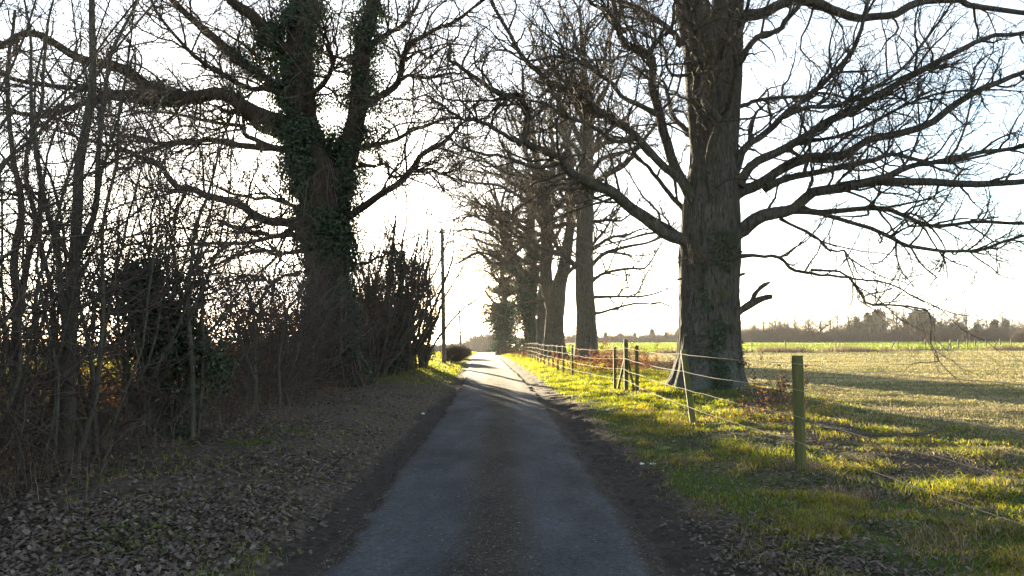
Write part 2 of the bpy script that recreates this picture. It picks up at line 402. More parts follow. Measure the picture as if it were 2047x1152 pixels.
ad = N.new('ShaderNodeMath'); L.new(nA.outputs[0], ad.inputs[0]); L.new(nC.outputs[0], ad.inputs[1])
L.new(ad.outputs[0], bp.inputs['Height']); L.new(bp.outputs[0], B.inputs['Normal'])
ground = mb.build('ground', m); tag(ground, kind='structure')
XR = GX-xc(GY)
patch = fbm(GX*.5, GY*.5, 7.7, 3)
def field_edge(x): return 94+.16*np.clip(x-15, 0, 200)
wob = .35*fbm(GX*1.3, GY*1.3, 3.3, 3)
z_mud = smooth(HW-.2, HW+.05, np.abs(XR))*np.where(XR > 0, 1-smooth(HW+.45, HW+1.0, XR+wob), 1-smooth(HW+.1, HW+.75, -XR+wob))*(1-.6*smooth(16, 30, GY))
z_gra = np.where(XR > 0, smooth(HW+.4, HW+1.2, XR)*(.72+.5*patch), .25*(1-smooth(2.2, 3.2, -XR))+smooth(8, 10, -XR)*.9+smooth(30, 45, GY)*.6*(XR < -1.4))
z_gra = np.where((XR > 4.6) & (XR < 8), z_gra-.15, z_gra)
z_str = smooth(6.5, 10.5, XR+1.4*patch)*(1-smooth(-1, 1, GY-field_edge(GX)))
z_gra = np.where(GY > field_edge(GX), 1.0*(XR > 5), z_gra) + z_gra*0
z_gra = np.where(XR < -8, .9, z_gra)
ca = ground.data.color_attributes.new('zone', 'FLOAT_COLOR', 'POINT')
colv = np.stack((z_mud, np.clip(z_gra, 0, 1), z_str, np.ones_like(z_mud)), -1).astype(np.float32)
ca.data.foreach_set('color', colv.ravel())

# ------------------------------------------------------------------ road
ys = axis([(-160, -5, 5), (-5, 32, .1), (32, 80, .4), (80, 420, 3)]); u = np.linspace(-1, 1, 61)
U, YS = np.meshgrid(u, ys)
wl_ = HW+.06*fbm(ys*.8, ys*0+3, 0, 4)+.05*noise(ys*2.7, ys*0+1)+.03*noise(ys*7, ys*0+1); wr_ = HW+.07*fbm(ys*.8, ys*0+9, 0, 4)+.05*noise(ys*2.7, ys*0+7)+.03*noise(ys*7, ys*0+7)
XO = np.where(U < 0, U*wl_[:, None], U*wr_[:, None]); X = xc(YS)+XO
Z = gz(X, YS)+.012+.035*(1-U**2)-.012*np.exp(-((np.abs(XO)-.68)/.26)**2)+.006*fbm(X*2, YS*2, 2., 3)*(np.abs(U) < .99)-.05*(np.abs(U) > .995)
mb = MB(); ii = np.arange(len(ys)-1)[:, None]*61; jj = np.arange(60)[None]
mb.add(np.stack((X, YS, Z), -1), np.stack((ii+jj, ii+jj+1, ii+61+jj+1, ii+61+jj), -1))
m, nt, N, L, B = nodes('asphalt')
at = N.new('ShaderNodeAttribute'); at.attribute_name = 'across'; sp = N.new('ShaderNodeSeparateColor'); L.new(at.outputs['Color'], sp.inputs[0])
n1 = tex(N, L, 26, 8, .82); n2 = tex(N, L, 1.1, 6, .65, (1, .35, 1)); n3 = tex(N, L, 9, 6, .7); n4 = tex(N, L, 170, 3, .6)
a1 = ramp(N, [(.34, (.026, .028, .031)), (.66, (.112, .112, .117))]); L.new(n1.outputs[0], a1.inputs[0])
mu = ramp(N, [(.36, (.016, .0145, .011)), (.66, (.085, .074, .056))]); L.new(n1.outputs[0], mu.inputs[0])
def fuzz(sock, lo, hi, amt=.8):
    a = N.new('ShaderNodeMath'); a.operation = 'MULTIPLY_ADD'; L.new(n3.outputs[0], a.inputs[0]); a.inputs[1].default_value = amt; a.inputs[2].default_value = -amt/2
    b = N.new('ShaderNodeMath'); L.new(a.outputs[0], b.inputs[0]); L.new(sock, b.inputs[1])
    r = ramp(N, [(lo, (0, 0, 0)), (hi, (1, 1, 1))]); L.new(b.outputs[0], r.inputs[0]); return r.outputs[0]
c = mixc(N, L, fuzz(sp.outputs[0], .2, .75), a1.outputs[0], mu.outputs[0])
st = ramp(N, [(.35, (.55, .55, .55)), (.65, (1.25, 1.25, 1.25))]); L.new(n2.outputs[0], st.inputs[0])
c = mixc(N, L, 1.0, c, st.outputs[0], 'MULTIPLY')
c = mixc(N, L, fuzz(sp.outputs[1], .35, .7), c, (.045, .037, .03))
L.new(c, B.inputs['Base Color']); B.inputs['Roughness'].default_value = .9; B.inputs['Specular IOR Level'].default_value = .1
ad = N.new('ShaderNodeMath'); L.new(n1.outputs[0], ad.inputs[0]); L.new(n4.outputs[0], ad.inputs[1])
bp = N.new('ShaderNodeBump'); bp.inputs['Strength'].default_value = .4; bp.inputs['Distance'].default_value = .008
L.new(ad.outputs[0], bp.inputs['Height']); L.new(bp.outputs[0], B.inputs['Normal'])
road = mb.build('road', m); tag(road, kind='structure')
ca = road.data.color_attributes.new('across', 'FLOAT_COLOR', 'POINT')
cen = .8*np.exp(-((XO-.03+.08*noise(YS*.4, YS*0))/.36)**2); edg = smooth(.80, 1.02, np.abs(U))*.9
ca.data.foreach_set('color', np.stack((cen, edg, edg*0, edg*0+1), -1).astype(np.float32).ravel())

# ------------------------------------------------------------------ grass, leaf litter, grit (nobody could count these)
rng = np.random.default_rng(11)
def polar(n, d0, d1, a0, a1, p=1.0):
    """points whose spacing grows with distance, in a wedge of headings (degrees from +Y)"""
    s = rng.uniform(0, 1, n)
    d = d0*(d1/d0)**s if p == 1 else (d0**(1-p)+s*(d1**(1-p)-d0**(1-p)))**(1/(1-p))
    a = np.radians(rng.uniform(a0, a1, n)); return d*np.sin(a), d*np.cos(a), d

def put(x, y): return np.stack((x, y, gh(x, y)), 1)

# right verge
x, y, d = polar(760000, 3.2, 120, -6, 44)
xr = x-xc(y); pt = fbm(x*.55, y*.55, 7.7, 3); pt2 = fbm(x*1.9, y*1.9, 2.2, 3)
den = smooth(HW+.5, HW+1.2, xr)*(1-smooth(6.5, 9.5, xr+1.5*pt))*np.clip(.42+1.5*pt+1.4*pt2, .05, 1)
den = np.clip(den*np.clip(.4+smooth(14, 24, y)+.9*(pt2 > .05), 0, 1)+.6*smooth(20, 30, y)*smooth(HW+.5, HW+1.2, xr)*(1-smooth(6.5, 9.5, xr)), 0, 1)
den *= 1-.85*np.exp(-((x-6)**2+(y-22.6)**2)/2.2)
k = rng.uniform(0, 1, len(x)) < den; x, y, d, pt2 = x[k], y[k], d[k], pt2[k]
h = rng.uniform(.016, .042, len(x))*(1+1.3*np.clip(pt2*3, 0, 1))*(1+d/40); w = .0022+.00028*d
dead = rng.uniform(0, 1, len(x)) < .04+.2*(y < 18)+.25*(fbm(x*1.3, y*1.3, 8.8, 2) > .12)*(y < 16)
mb = MB(); blades(mb, put(x, y)[~dead], h[~dead], w[~dead], rng, 1.5); tag(mb.build('grass', M['grass']), kind='stuff')
mb = MB(); blades(mb, put(x, y)[dead], h[dead]*1.25, w[dead], rng, 1.4); tag(mb.build('dead_grass', M['dry_stem']), kind='stuff')
# left verge: sparse near, greener past the tree
x, y, d = polar(150000, 3.5, 200, -30, 0)
xr = x-xc(y); pt = fbm(x*.6, y*.6, 3.3, 3)
den = smooth(HW+.25, HW+.6, -xr)*np.clip(.035+.13*(pt > .14)+smooth(24, 42, y), 0, 1)*(1-smooth(4.0, 5.4, -xr)*(1-smooth(44, 50, y)))
k = rng.uniform(0, 1, len(x)) < den; x, y, d = x[k], y[k], d[k]
mb = MB(); blades(mb, put(x, y), rng.uniform(.035, .085, len(x))*(1+d/80), .0022+.00028*d, rng, .9); tag(mb.build('grass', M['grass']), kind='stuff')
# field of old pale grass beyond the fence
x, y, d = polar(560000, 7, 140, -2, 46)
xr = x-xc(y); pt = .6*fbm(x*.22, y*.5, 5.3, 4)+.75*fbm(x*.05, y*1.0, 2.3, 3)
den = smooth(5.2, 9, xr+1.5*pt)*(y < field_edge(x))*np.clip(.55+1.3*pt, .12, 1)
k = rng.uniform(0, 1, len(x)) < den; x, y, d = x[k], y[k], d[k]
mb = MB(); blades(mb, put(x, y), rng.uniform(.02, .05, len(x))*(1+d/60), .0028+.0003*d, rng, 2.0); tag(mb.build('dead_grass', M['straw']), kind='stuff')
# young crop on the far field, and the green field beyond the hedge
x, y, d = polar(140000, 92, 250, -2, 52)
k = (y > field_edge(x)+1)&(x-xc(y) > 6)&~((np.abs(x-55) < 6)&(y < 114)); x, y, d = x[k], y[k], d[k]
mb = MB(); blades(mb, put(x, y), rng.uniform(.15, .3, len(x))*(1+d/250), .02+.0003*d, rng, .7); tag(mb.build('crop', M['wheat']), kind='stuff')
x, y, d = polar(90000, 14, 160, -60, -3)
k = (x-xc(y) < -8.2); x, y, d = x[k], y[k], d[k]
mb = MB(); blades(mb, put(x, y), rng.uniform(.08, .16, len(x))*(1+d/90), .006+.0004*d, rng, .7); tag(mb.build('grass', M['wheat']), kind='stuff')
# rough tussocks along the field edge
n = 26000; x = rng.uniform(8, 150, n); y = field_edge(x)+rng.normal(-1.2, 1.0, n); cl = fbm(x*.5, y*.5, 8, 3)
k = (cl > -.12)&(np.abs(x-53) > 4); x, y, cl = x[k], y[k], cl[k]
mb = MB(); blades(mb, put(x, y), rng.uniform(.2, .7, len(x))*(.6+1.6*np.clip(cl+.15, 0, 1)), .02, rng, .8); tag(mb.build('dead_grass', M['dry_stem']), kind='stuff')

# fallen oak leaves: lobed outlines, curled
def oak_leaves(mb, C, size, rng, tilt=.5):
    Mn = len(C); k = 12; t = np.linspace(0, 2*pi, k, endpoint=False)
    lob = np.array([1, .62, .95, .55, .8, .45, .5, .45, .8, .55, .95, .62])
    th = rng.uniform(0, 2*pi, Mn); ct, st = np.cos(th), np.sin(th)
    a = np.cos(t)[None]*(.5*(.6+.4*lob))*np.ones((Mn, 1)); b = np.sin(t)[None]*.34*lob*rng.uniform(.7, 1.1, (Mn, 1))
    curl = rng.uniform(-.2, 1.0, (Mn, 1)); bend = rng.uniform(-.6, .7, (Mn, 1))
    c = curl*b*b*2.2+bend*a*a*.7+rng.uniform(-tilt, tilt, (Mn, 1))*a+rng.uniform(-tilt, tilt, (Mn, 1))*b
    c = c-c.min(1, keepdims=True)*.85
    s = size[:, None]
    V = np.stack((C[:, :1]+(a*ct[:, None]-b*st[:, None])*s, C[:, 1:2]+(a*st[:, None]+b*ct[:, None])*s, C[:, 2:]+c*s), -1)
    V = np.concatenate((V, V.mean(1, keepdims=True)), 1)
    i = np.arange(Mn)[:, None, None]*(k+1); j = np.arange(k)[None, :, None]
    tri = np.concatenate((i+j, i+(j+1) % k, i+k+0*j), -1)
    mb.add(V, tris=tri)
x, y, d = polar(190000, 3.4, 40, -58, 1, 1.35)
xr = x-xc(y); pt = fbm(x*.7, y*.7, 1.3, 3)
den = smooth(HW+.1, HW+1.0, -xr)*(1-smooth(7, 9.5, -xr))*np.clip(.62+1.9*pt, .12, 1)*(.45+.55*smooth(1.5, 2.6, -xr))
k = rng.uniform(0, 1, len(x)) < den; x, y = x[k], y[k]
p = put(x, y); p[:, 2] += rng.uniform(0, .015, len(x))
mb = MB(); oak_leaves(mb, p, rng.uniform(.035, .08, len(x)), rng, .6); tag(mb.build('leaf_litter', M['litter']), kind='stuff')
x, y, d = polar(170000, 3.4, 45, -4, 48, 1.3)
xr = x-xc(y); pt = fbm(x*.55, y*.55, 7.7, 3)
den = smooth(HW+.1, HW+1.4, xr)*(1-smooth(6, 10, xr))*np.clip(.42-1.7*pt, .08, .95)+.7*np.exp(-((x-6)**2+(y-22.3)**2)/3)+.02*(np.abs(xr) < 1.3)
k = rng.uniform(0, 1, len(x)) < den; x, y = x[k], y[k]
p = put(x, y); p[:, 2] += rng.uniform(.005, .03, len(x))
mb = MB(); oak_leaves(mb, p, rng.uniform(.03, .062, len(x)), rng, .5); tag(mb.build('leaf_litter', M['litter']), kind='stuff')

n = 7000; y = 3.2*(45/3.2)**rng.uniform(0, 1, n); x = xc(y)+np.where(rng.uniform(0, 1, n) < .6, rng.normal(.03, .25, n), np.where(rng.uniform(0, 1, n) < .5, -1, 1)*(HW-np.abs(rng.normal(0, .2, n))))
p = np.stack((x, y, gz(x, y)+.016+.035*(1-np.clip((x-xc(y))/HW, -1, 1)**2)), 1)
mb = MB(); oak_leaves(mb, p, rng.uniform(.012, .038, n), rng, .3); tag(mb.build('leaf_litter', M['litter']), kind='stuff')
# loose grit down the middle and along the edges of the road
def octa(mb, C, s):
    Mn = len(C); o = np.array([(1, 0, 0), (-1, 0, 0), (0, 1, 0), (0, -1, 0), (0, 0, .6), (0, 0, -.6)])
    V = C[:, None]+o[None]*s[:, None, None]*rng.uniform(.6, 1.3, (Mn, 6, 1))
    f = np.array([(0, 2, 4), (2, 1, 4), (1, 3, 4), (3, 0, 4), (2, 0, 5), (1, 2, 5), (3, 1, 5), (0, 3, 5)])
    mb.add(V, tris=np.arange(Mn)[:, None, None]*6+f[None])
n = 19000; y = 3.2*(40/3.2)**rng.uniform(0, 1, n); sel = rng.uniform(0, 1, n)
xo = np.where(sel < .6, rng.normal(.03, .27, n), np.where(sel < .8, -1, 1)*(HW+.06-np.abs(rng.normal(0, .2, n))))
x = xc(y)+xo; zz = gz(x, y)+.012+.035*(1-np.clip(xo/HW, -1, 1)**2)
mb = MB(); octa(mb, np.stack((x, y, zz), 1), rng.uniform(.003, .0085, n)); tag(mb.build('gravel', M['stone'], smooth_shade=False), kind='stuff')
# ------------------------------------------------------------------ the two big trees, limb by limb
def limb_path(px, Y0, dY, n, rng, jit=.12):
    """a limb seen along these photo points, leaning dY metres away (+) or nearer (-) by its tip"""
    k = len(px); s = np.linspace(0, 1, k)**1.15
    p = np.array([P(a, b, Y0+dY*t) for (a, b), t in zip(px, s)])
    c = catmull(p, n); nk = max(4, n//3)
    kk = rng.normal(0, jit*.75, (nk, 3)); kk[0] = kk[-1] = 0; c = c+np.stack([np.interp(np.linspace(0, 1, n), np.linspace(0, 1, nk), kk[:, a]) for a in range(3)], 1)
    j = np.cumsum(rng.normal(0, jit*.35, c.shape), 0)
    j -= np.linspace(0, 1, n)[:, None]*j[-1]; return c+j*.5

def add_limb(root, rng, px, Y0, dY, r0, r1, bark, twig, sc=1.0, n=22, sides=9, name='limb', knob=.12, **kw):
    c = limb_path(px, Y0, dY, n, rng)
    t = np.linspace(0, 1, n); r = (r0*(1-t)**.8+r1*(1-(1-t)**.8))*(1+knob*noise(t*9, t*0+r0*90))
    r[0] *= 1.35; r[1] *= 1.12
    return finish_limb(root, rng, c, r, bark, twig, sc, sides, name, **kw)

def finish_limb(root, rng, c, r, bark, twig, sc, sides, name, **kw):
    mb, mt = MB(), MB(); tube(mb, c, r, sides)
    branchlets(rng, mb, mt, c[None], r[None], sc, **kw)
    o = root.matrix_basis.translation
    lo = mb.build(name, bark, root, o); mt.build('twigs', twig, lo, o)
    return c, r

# ---- big oak by the fence
OY = 23.3
base = P(1416, 802, OY)
oak = empty('oak_tree', base); tag(oak, 'massive bare oak with pale lichened bark standing just behind the wire fence', 'tree')
rng = np.random.default_rng(5)
def tp(l, Y): return np.array([P(a, b, Y) for a, b in l])
tb = MB()
c0, r0 = trunk(tb, tp([(1417, 806), (1418, 740), (1419, 660), (1418, 576), (1419, 500), (1422, 420), (1427, 330), (1428, 250)], OY),
               [.92, .86, .84, .83, .86, .80, .70, .62], 120, 190, .42, .035, 2, .85, 5)
trunk(tb, tp([(1424, 330), (1412, 190), (1402, 90), (1384, 20), (1374, -80), (1360, -240), (1350, -420)], OY), [.62, .56, .54, .50, .42, .26, .10], 36, 60, 0, .04, 5)
trunk(tb, tp([(1430, 330), (1442, 190), (1447, 90), (1454, 20), (1466, -80), (1490, -240), (1500, -400)], OY+.1), [.62, .57, .53, .46, .38, .24, .10], 36, 60, 0, .04, 9)
tb.build('trunk', M['oak_bark'], oak, base)
OL = [ # right side
 ([(1462, 478), (1485, 463), (1525, 440), (1580, 415), (1640, 390), (1700, 372), (1760, 360), (1850, 360), (1950, 355), (2060, 362), (2180, 350)], -2.0, .24, .05),
 ([(1700, 372), (1760, 350), (1830, 330), (1925, 310), (2047, 290), (2160, 265)], -2.8, .12, .03),
 ([(1590, 412), (1650, 418), (1730, 410), (1800, 415), (1860, 440), (1950, 440), (2060, 452), (2150, 445)], 1.6, .11, .03),
 ([(1575, 425), (1660, 435), (1750, 460), (1825, 485), (1900, 505), (1975, 505), (2060, 484), (2130, 480)], .5, .085, .03),
 ([(1560, 436), (1620, 475), (1660, 500), (1688, 501)], -.6, .055, .03),
 ([(1445, 425), (1490, 390), (1525, 372), (1580, 335), (1620, 312), (1680, 298), (1750, 278), (1850, 250), (1925, 205), (2000, 165), (2060, 140), (2150, 95)], 1.5, .22, .05),
 ([(1530, 372), (1580, 358), (1660, 340), (1730, 330), (1780, 310), (1850, 320), (1925, 325), (2060, 288)], 3.2, .13, .03),
 ([(1478, 372), (1515, 325), (1560, 295), (1610, 275), (1660, 240), (1700, 215), (1750, 190), (1825, 155), (1900, 120), (1975, 90), (2060, 66), (2150, 20)], -1.0, .17, .04),
 ([(1472, 342), (1495, 295), (1530, 260), (1575, 225), (1620, 190), (1660, 155), (1695, 120), (1715, 65), (1745, 0), (1765, -60)], -1.8, .12, .035),
 ([(1565, 230), (1620, 210), (1690, 200), (1750, 172), (1800, 140), (1860, 75), (1900, 10)], -2.2, .08, .025),
 ([(1468, 218), (1500, 198), (1540, 192), (1600, 188), (1650, 190), (1702, 192), (1760, 205)], 1.8, .08, .02),
 ([(1465, 60), (1485, 45), (1520, 25), (1570, 10), (1610, 10), (1650, 20), (1700, 35), (1750, 35), (1790, 20), (1840, 5), (1900, 15), (1950, 20), (2060, 26), (2150, 20)], 1.0, .22, .06),
 ([(1475, 130), (1520, 80), (1560, 45), (1600, 15), (1630, -25), (1680, -90)], -1.4, .11, .03),
 ([(1474, 515), (1520, 512), (1560, 520), (1590, 537), (1630, 545), (1690, 566), (1749, 590), (1800, 602), (1843, 633), (1858, 686), (1877, 722)], -3.6, .065, .012),
 ([(1620, 540), (1680, 542), (1720, 555), (1780, 580), (1830, 600), (1880, 618)], -4.0, .04, .012),
 ([(1600, 285), (1700, 262), (1800, 215), (1870, 190), (1960, 175), (2060, 185)], 2.6, .07, .02),
 # left side
 ([(1395, 510), (1371, 492), (1328, 460), (1267, 417), (1219, 386), (1189, 369), (1137, 347), (1115, 321), (1076, 304), (1041, 287), (1054, 226), (1041, 204), (998, 187), (950, 156), (915, 117), (900, 90)], -3.4, .21, .03),
 ([(1041, 287), (1006, 273), (972, 248), (928, 234), (885, 213), (850, 190)], -4.0, .07, .02),
 ([(1118, 325), (1058, 330), (993, 315), (940, 302), (905, 290)], -3.6, .06, .02),
 ([(1390, 480), (1365, 463), (1310, 436), (1254, 402), (1200, 380), (1150, 372), (1100, 372)], -.6, .15, .03),
 ([(1398, 428), (1378, 408), (1349, 360), (1302, 312), (1267, 273), (1232, 243), (1189, 221), (1137, 191), (1084, 160), (1045, 126), (1015, 78), (980, 9), (965, -40)], -2.2, .17, .03),
 ([(1267, 273), (1223, 278), (1171, 256), (1128, 230), (1075, 205), (1020, 195)], -2.2, .08, .02),
 ([(1402, 408), (1384, 388), (1354, 325), (1323, 252), (1306, 174), (1289, 113), (1254, 65), (1236, 13), (1222, -50)], -.7, .19, .06),
 ([(1289, 113), (1319, 74), (1345, 39), (1352, -10)], -1.4, .08, .03),
 ([(1250, 62), (1219, 30), (1176, 0), (1140, -30)], -1.6, .09, .03),
 ([(1315, 228), (1262, 200), (1210, 161), (1154, 135), (1097, 108), (1058, 122), (1010, 100)], -2.6, .085, .02),
 ([(1362, 92), (1345, 76), (1319, 48), (1275, 22), (1240, 0), (1200, -40)], .6, .12, .04),
 ([(1385, 172), (1371, 152), (1328, 126), (1312, 85), (1270, 60)], -1.6, .07, .02),
 ([(1385, 465), (1370, 430), (1341, 391), (1310, 343), (1275, 304), (1250, 260)], 1.6, .11, .03),
 # towards the viewer, and away
 ([(1420, 490), (1424, 420), (1427, 330), (1430, 245), (1408, 195), (1395, 125), (1400, 75), (1375, 30), (1360, -40)], -4.5, .17, .04),
 ([(1430, 248), (1460, 210), (1478, 150), (1468, 80), (1490, 10), (1510, -60)], -4.4, .10, .03),
 ([(1428, 300), (1432, 170), (1435, 110), (1455, 70), (1460, -10)], -2.6, .08, .03),
 ([(1425, 430), (1440, 360), (1480, 290), (1500, 240), (1540, 200)], 5.0, .15, .03),
 ([(1418, 380), (1400, 300), (1350, 240), (1330, 180), (1290, 150)], 5.5, .14, .03)]
for px, dY, a, b in OL:
    start = OY + (dY*.55 if a < .125 and px[0][0] not in (1475, 1472, 1468, 1474, 1385, 1362, 1428, 1430) and (px[0][0] > 1500 or px[0][0] < 1350) else (-.3 if dY < 0 else .2))
    add_limb(oak, rng, px, start, dY-(start-OY), a*.86, b*.9, M['oak_bark'], M['twig'], 1.0, n=max(20, 3*len(px)), up=.1)
for k in range(13):                                   # the upper crown
    L0 = tp([(1370, -100), (1480, -110), (1360, -240), (1490, -240), (1350, -400), (1500, -390)], OY)[k % 6]
    a = k*2.4; D = np.array([[cos(a), sin(a), .75]]); Ln = rng.uniform(4.5, 7.5)
    p, q = grow(rng, L0[None], D, np.array([Ln]), np.array([.15]), np.array([.03]), 18, .16, .03)
    finish_limb(oak, rng, p[0], q[0], M['oak_bark'], M['twig'], 1.0, 8, 'limb')
# broken dead stub, snags, sprouts on the collar, ivy on the trunk
sb = MB()
for px, r in (([(1462, 640), (1480, 622), (1508, 604), (1528, 596), (1543, 593)], [.13, .105, .09, .085, .07]), ([(1500, 608), (1508, 590), (1522, 574), (1539, 564)], [.07, .065, .06, .05]), ([(1470, 556), (1480, 550), (1490, 547)], [.06, .045, .03]), ([(1372, 565), (1362, 558), (1354, 560)], [.05, .035, .02])):
    c = catmull(tp(px, OY-.4), 12); rr = np.interp(np.linspace(0, 1, 12), np.linspace(0, 1, len(r)), r)*(1+.3*noise(np.arange(12)*.9, r[0]*100)); rr[-1] *= .75; tube(sb, c, rr, 9)
tag(sb.build('dead_stub', M['oak_bark'], oak, base), 'broken dead branch stub sticking out of the trunk')
mb = MB(); S = tp([(rng.uniform(1375, 1468), rng.uniform(495, 530)) for _ in range(46)], OY-.8); S[:, 1] += rng.uniform(-.1, .3, 46)
p, q = grow(rng, S, np.stack((rng.normal(0, .8, 46), -np.abs(rng.normal(.6, .4, 46)), rng.normal(.1, .5, 46)), 1), rng.uniform(.3, 1.1, 46), np.full(46, .014), np.full(46, .004), 8, .35, .08)
tube(mb, p, q, 4); S, D, r, t = spawn(rng, p, q, 6, .2, 1, .4, 1.1)
p, q = grow(rng, S, D, rng.uniform(.1, .45, len(S)), r*.6, r*.3, 5, .3, .05); tube(mb, p, q, 3)
sp_ = mb.build('sprouts', M['twig'], oak, base)
mb = MB(); cc = np.concatenate([c0[6:70]])+np.array((.12, 0, 0)); C = []
n = 5200; t = rng.uniform(0, 1, n); i = (t**1.3*107).astype(int); th = rng.normal(-pi/2+.18, .42, n)+.2*np.sin(t*9); fr = c0[12+i]
rr = r0[12+i]*(1+.40*np.exp(-(fr[:, 2]-base[2])/.85))
C = fr+np.stack((np.cos(th)*rr, np.sin(th)*rr, rng.normal(0, .05, n)), 1)*np.array((1, 1, 1)); k = fbm(C[:, 0]*2.6, C[:, 2]*1.5, 3, 3) > .02
C = C[k]; th = th[k]; dn = np.stack((np.cos(th), np.sin(th), 0*th+.2), 1); C += dn*np.abs(rng.normal(.03, .05, len(C)))[:, None]
leaves(mb, C, dn+rng.normal(0, .5, C.shape), rng.uniform(.04, .085, len(C)), rng); mb.build('ivy', M['ivy'], oak, base)

# ---- ivy-clad tree on the left verge
LY = 27.0
base = P(684, 784, LY); ivt = empty('ivy_clad_tree', base); tag(ivt, 'huge twin stemmed tree smothered in dark ivy on the left verge', 'tree')
rng = np.random.default_rng(8); tb = MB()
c1, r1 = trunk(tb, tp([(686, 790), (681, 740), (668, 660), (660, 590), (652, 500), (648, 440), (640, 380), (628, 310)], LY), [.86, .78, .74, .70, .66, .68, .72, .60], 48, 90, .3, .05, 3, .5, 6)
c2, r2 = trunk(tb, tp([(640, 390), (622, 310), (604, 240), (598, 150), (602, 60), (606, 0), (612, -110), (625, -260), (622, -420)], LY), [.62, .56, .50, .48, .45, .42, .34, .2, .06], 30, 80, 0, .06, 6)
c3, r3 = trunk(tb, tp([(652, 400), (684, 335), (704, 280), (714, 220), (720, 150), (728, 75), (748, 0), (765, -110), (775, -260)], LY+.3), [.52, .40, .34, .30, .29, .27, .23, .14, .05], 26, 80, 0, .06, 8)
tb.build('trunk', M['ivy_bark'], ivt, base)
LL = [
 ([(670, 462), (640, 462), (594, 451), (555, 443), (511, 434), (469, 417), (428, 398), (390, 385), (350, 370), (320, 340), (290, 318), (230, 300), (140, 270)], -4.0, .17, .03, -.3),
 ([(612, 270), (575, 258), (500, 215), (440, 192), (380, 197), (320, 187), (300, 172), (250, 135), (165, 110), (75, 75), (0, 108), (-80, 100)], -3.0, .30, .05, -.2),
 ([(450, 196), (400, 186), (350, 200), (280, 185), (200, 180), (75, 165), (0, 145), (-80, 120)], -5.0, .13, .03, -1.2),
 ([(320, 190), (280, 197), (190, 190), (100, 218), (0, 225), (-80, 230)], -4.0, .12, .03, -1.6),
 ([(560, 270), (500, 240), (470, 232), (430, 212)], 1.5, .14, .06, .2),
 ([(608, 215), (565, 185), (510, 145), (450, 90), (390, 45), (340, 0), (300, -50)], 1.5, .22, .07, .1),
 ([(600, 115), (555, 85), (525, 55), (475, 10), (455, -40)], -1.5, .24, .10, -.2),
 ([(570, 190), (535, 182), (490, 172), (430, 145), (380, 100), (320, 22), (290, -30)], -2.4, .11, .03, -.3),
 ([(600, 306), (545, 300), (470, 295), (430, 288), (380, 280), (320, 292), (240, 320), (170, 350)], -2.8, .12, .03, -.2),
 ([(545, 296), (495, 280), (475, 260), (425, 255), (360, 230), (310, 218), (240, 235)], 2.0, .09, .025, .1),
 ([(390, 282), (330, 290), (290, 270), (210, 262), (130, 240)], -3.6, .07, .02, -1.5),
 ([(615, 470), (560, 470), (500, 480), (440, 470), (380, 490), (300, 500)], 2.5, .10, .02, .2),
 ([(612, 500), (560, 510), (520, 500), (470, 515), (420, 540), (360, 550)], -1.5, .07, .02, -.3),
 ([(600, 545), (560, 560), (520, 552), (470, 560), (420, 590)], -.8, .06, .02, -.3),
 ([(622, 420), (570, 400), (520, 398), (470, 380), (410, 360)], 2.6, .09, .02, .3),
 ([(678, 452), (700, 438), (761, 396), (803, 361), (844, 313), (886, 278), (914, 257), (940, 235)], -2.0, .15, .02, -.2),
 ([(803, 361), (824, 344), (850, 341), (885, 352), (925, 372)], -1.0, .07, .02, -1.0),
 ([(705, 300), (733, 285), (789, 271), (844, 260), (896, 236), (930, 240)], 1.4, .10, .025, .3),
 ([(716, 215), (740, 201), (789, 170), (803, 125), (810, 90), (844, 70), (900, 48), (942, 20), (980, -10)], -1.8, .13, .03, .2),
 ([(795, 160), (820, 155), (858, 163), (900, 152), (932, 146)], -1.9, .07, .025, -.7),
 ([(622, 85), (643, 97), (670, 108), (705, 126)], -.6, .07, .03, -.3),
 ([(728, 100), (761, 83), (800, 62), (830, 14), (850, -30)], 2.0, .11, .03, .3),
 ([(690, 535), (705, 528), (740, 522), (765, 513), (790, 490)], .8, .06, .02, .1),
 ([(806, 120), (825, 108), (850, 118), (885, 100), (910, 112)], -2.4, .05, .015, -.9),
 ([(640, 470), (600, 440), (550, 470), (480, 455)], -5.5, .11, .03, -.4),
 ([(720, 330), (760, 320), (790, 345), (830, 350)], -4.0, .07, .02, 0.),
 ([(610, 235), (640, 180), (665, 130), (650, 60)], -3.6, .12, .03, -.4),
 ([(612, 150), (560, 120), (520, 110), (440, 60)], 4.5, .14, .03, .3)]
for px, dY, a, b, off in LL:
    c, r = add_limb(ivt, rng, px, LY+off, dY-off, a, b, M['ivy_bark'], M['twig'], 1.0, n=max(20, 3*len(px)), up=.06, d2=3.6, d3=4.2)
for k in range(12):
    L0 = tp([(612, -60), (760, -60), (620, -200), (768, -180), (623, -380), (774, -250)], LY)[k % 6]
    a = k*2.4; p, q = grow(rng, L0[None], np.array([[cos(a), sin(a), .8]]), np.array([rng.uniform(4, 7)]), np.array([.14]), np.array([.03]), 18, .16, .03)
    finish_limb(ivt, rng, p[0], q[0], M['ivy_bark'], M['twig'], 1.0, 8, 'limb')
mb = MB()
ivy_along(mb, rng, c1, r1*1.04, 15000, (.045, .09), .13, .02, 1)
ivy_along(mb, rng, c1, r1*1.05, 11000, (.045, .09), .10, .0, .6, 3.6)
ivy_along(mb, rng, c1, r1*1.02, 14000, (.05, .12), .34, .5, 1)
ivy_along(mb, rng, c2, r2, 21000, (.06, .12), .38, 0, .85); ivy_along(mb, rng, c3, r3, 13000, (.06, .12), .40, 0, .85)
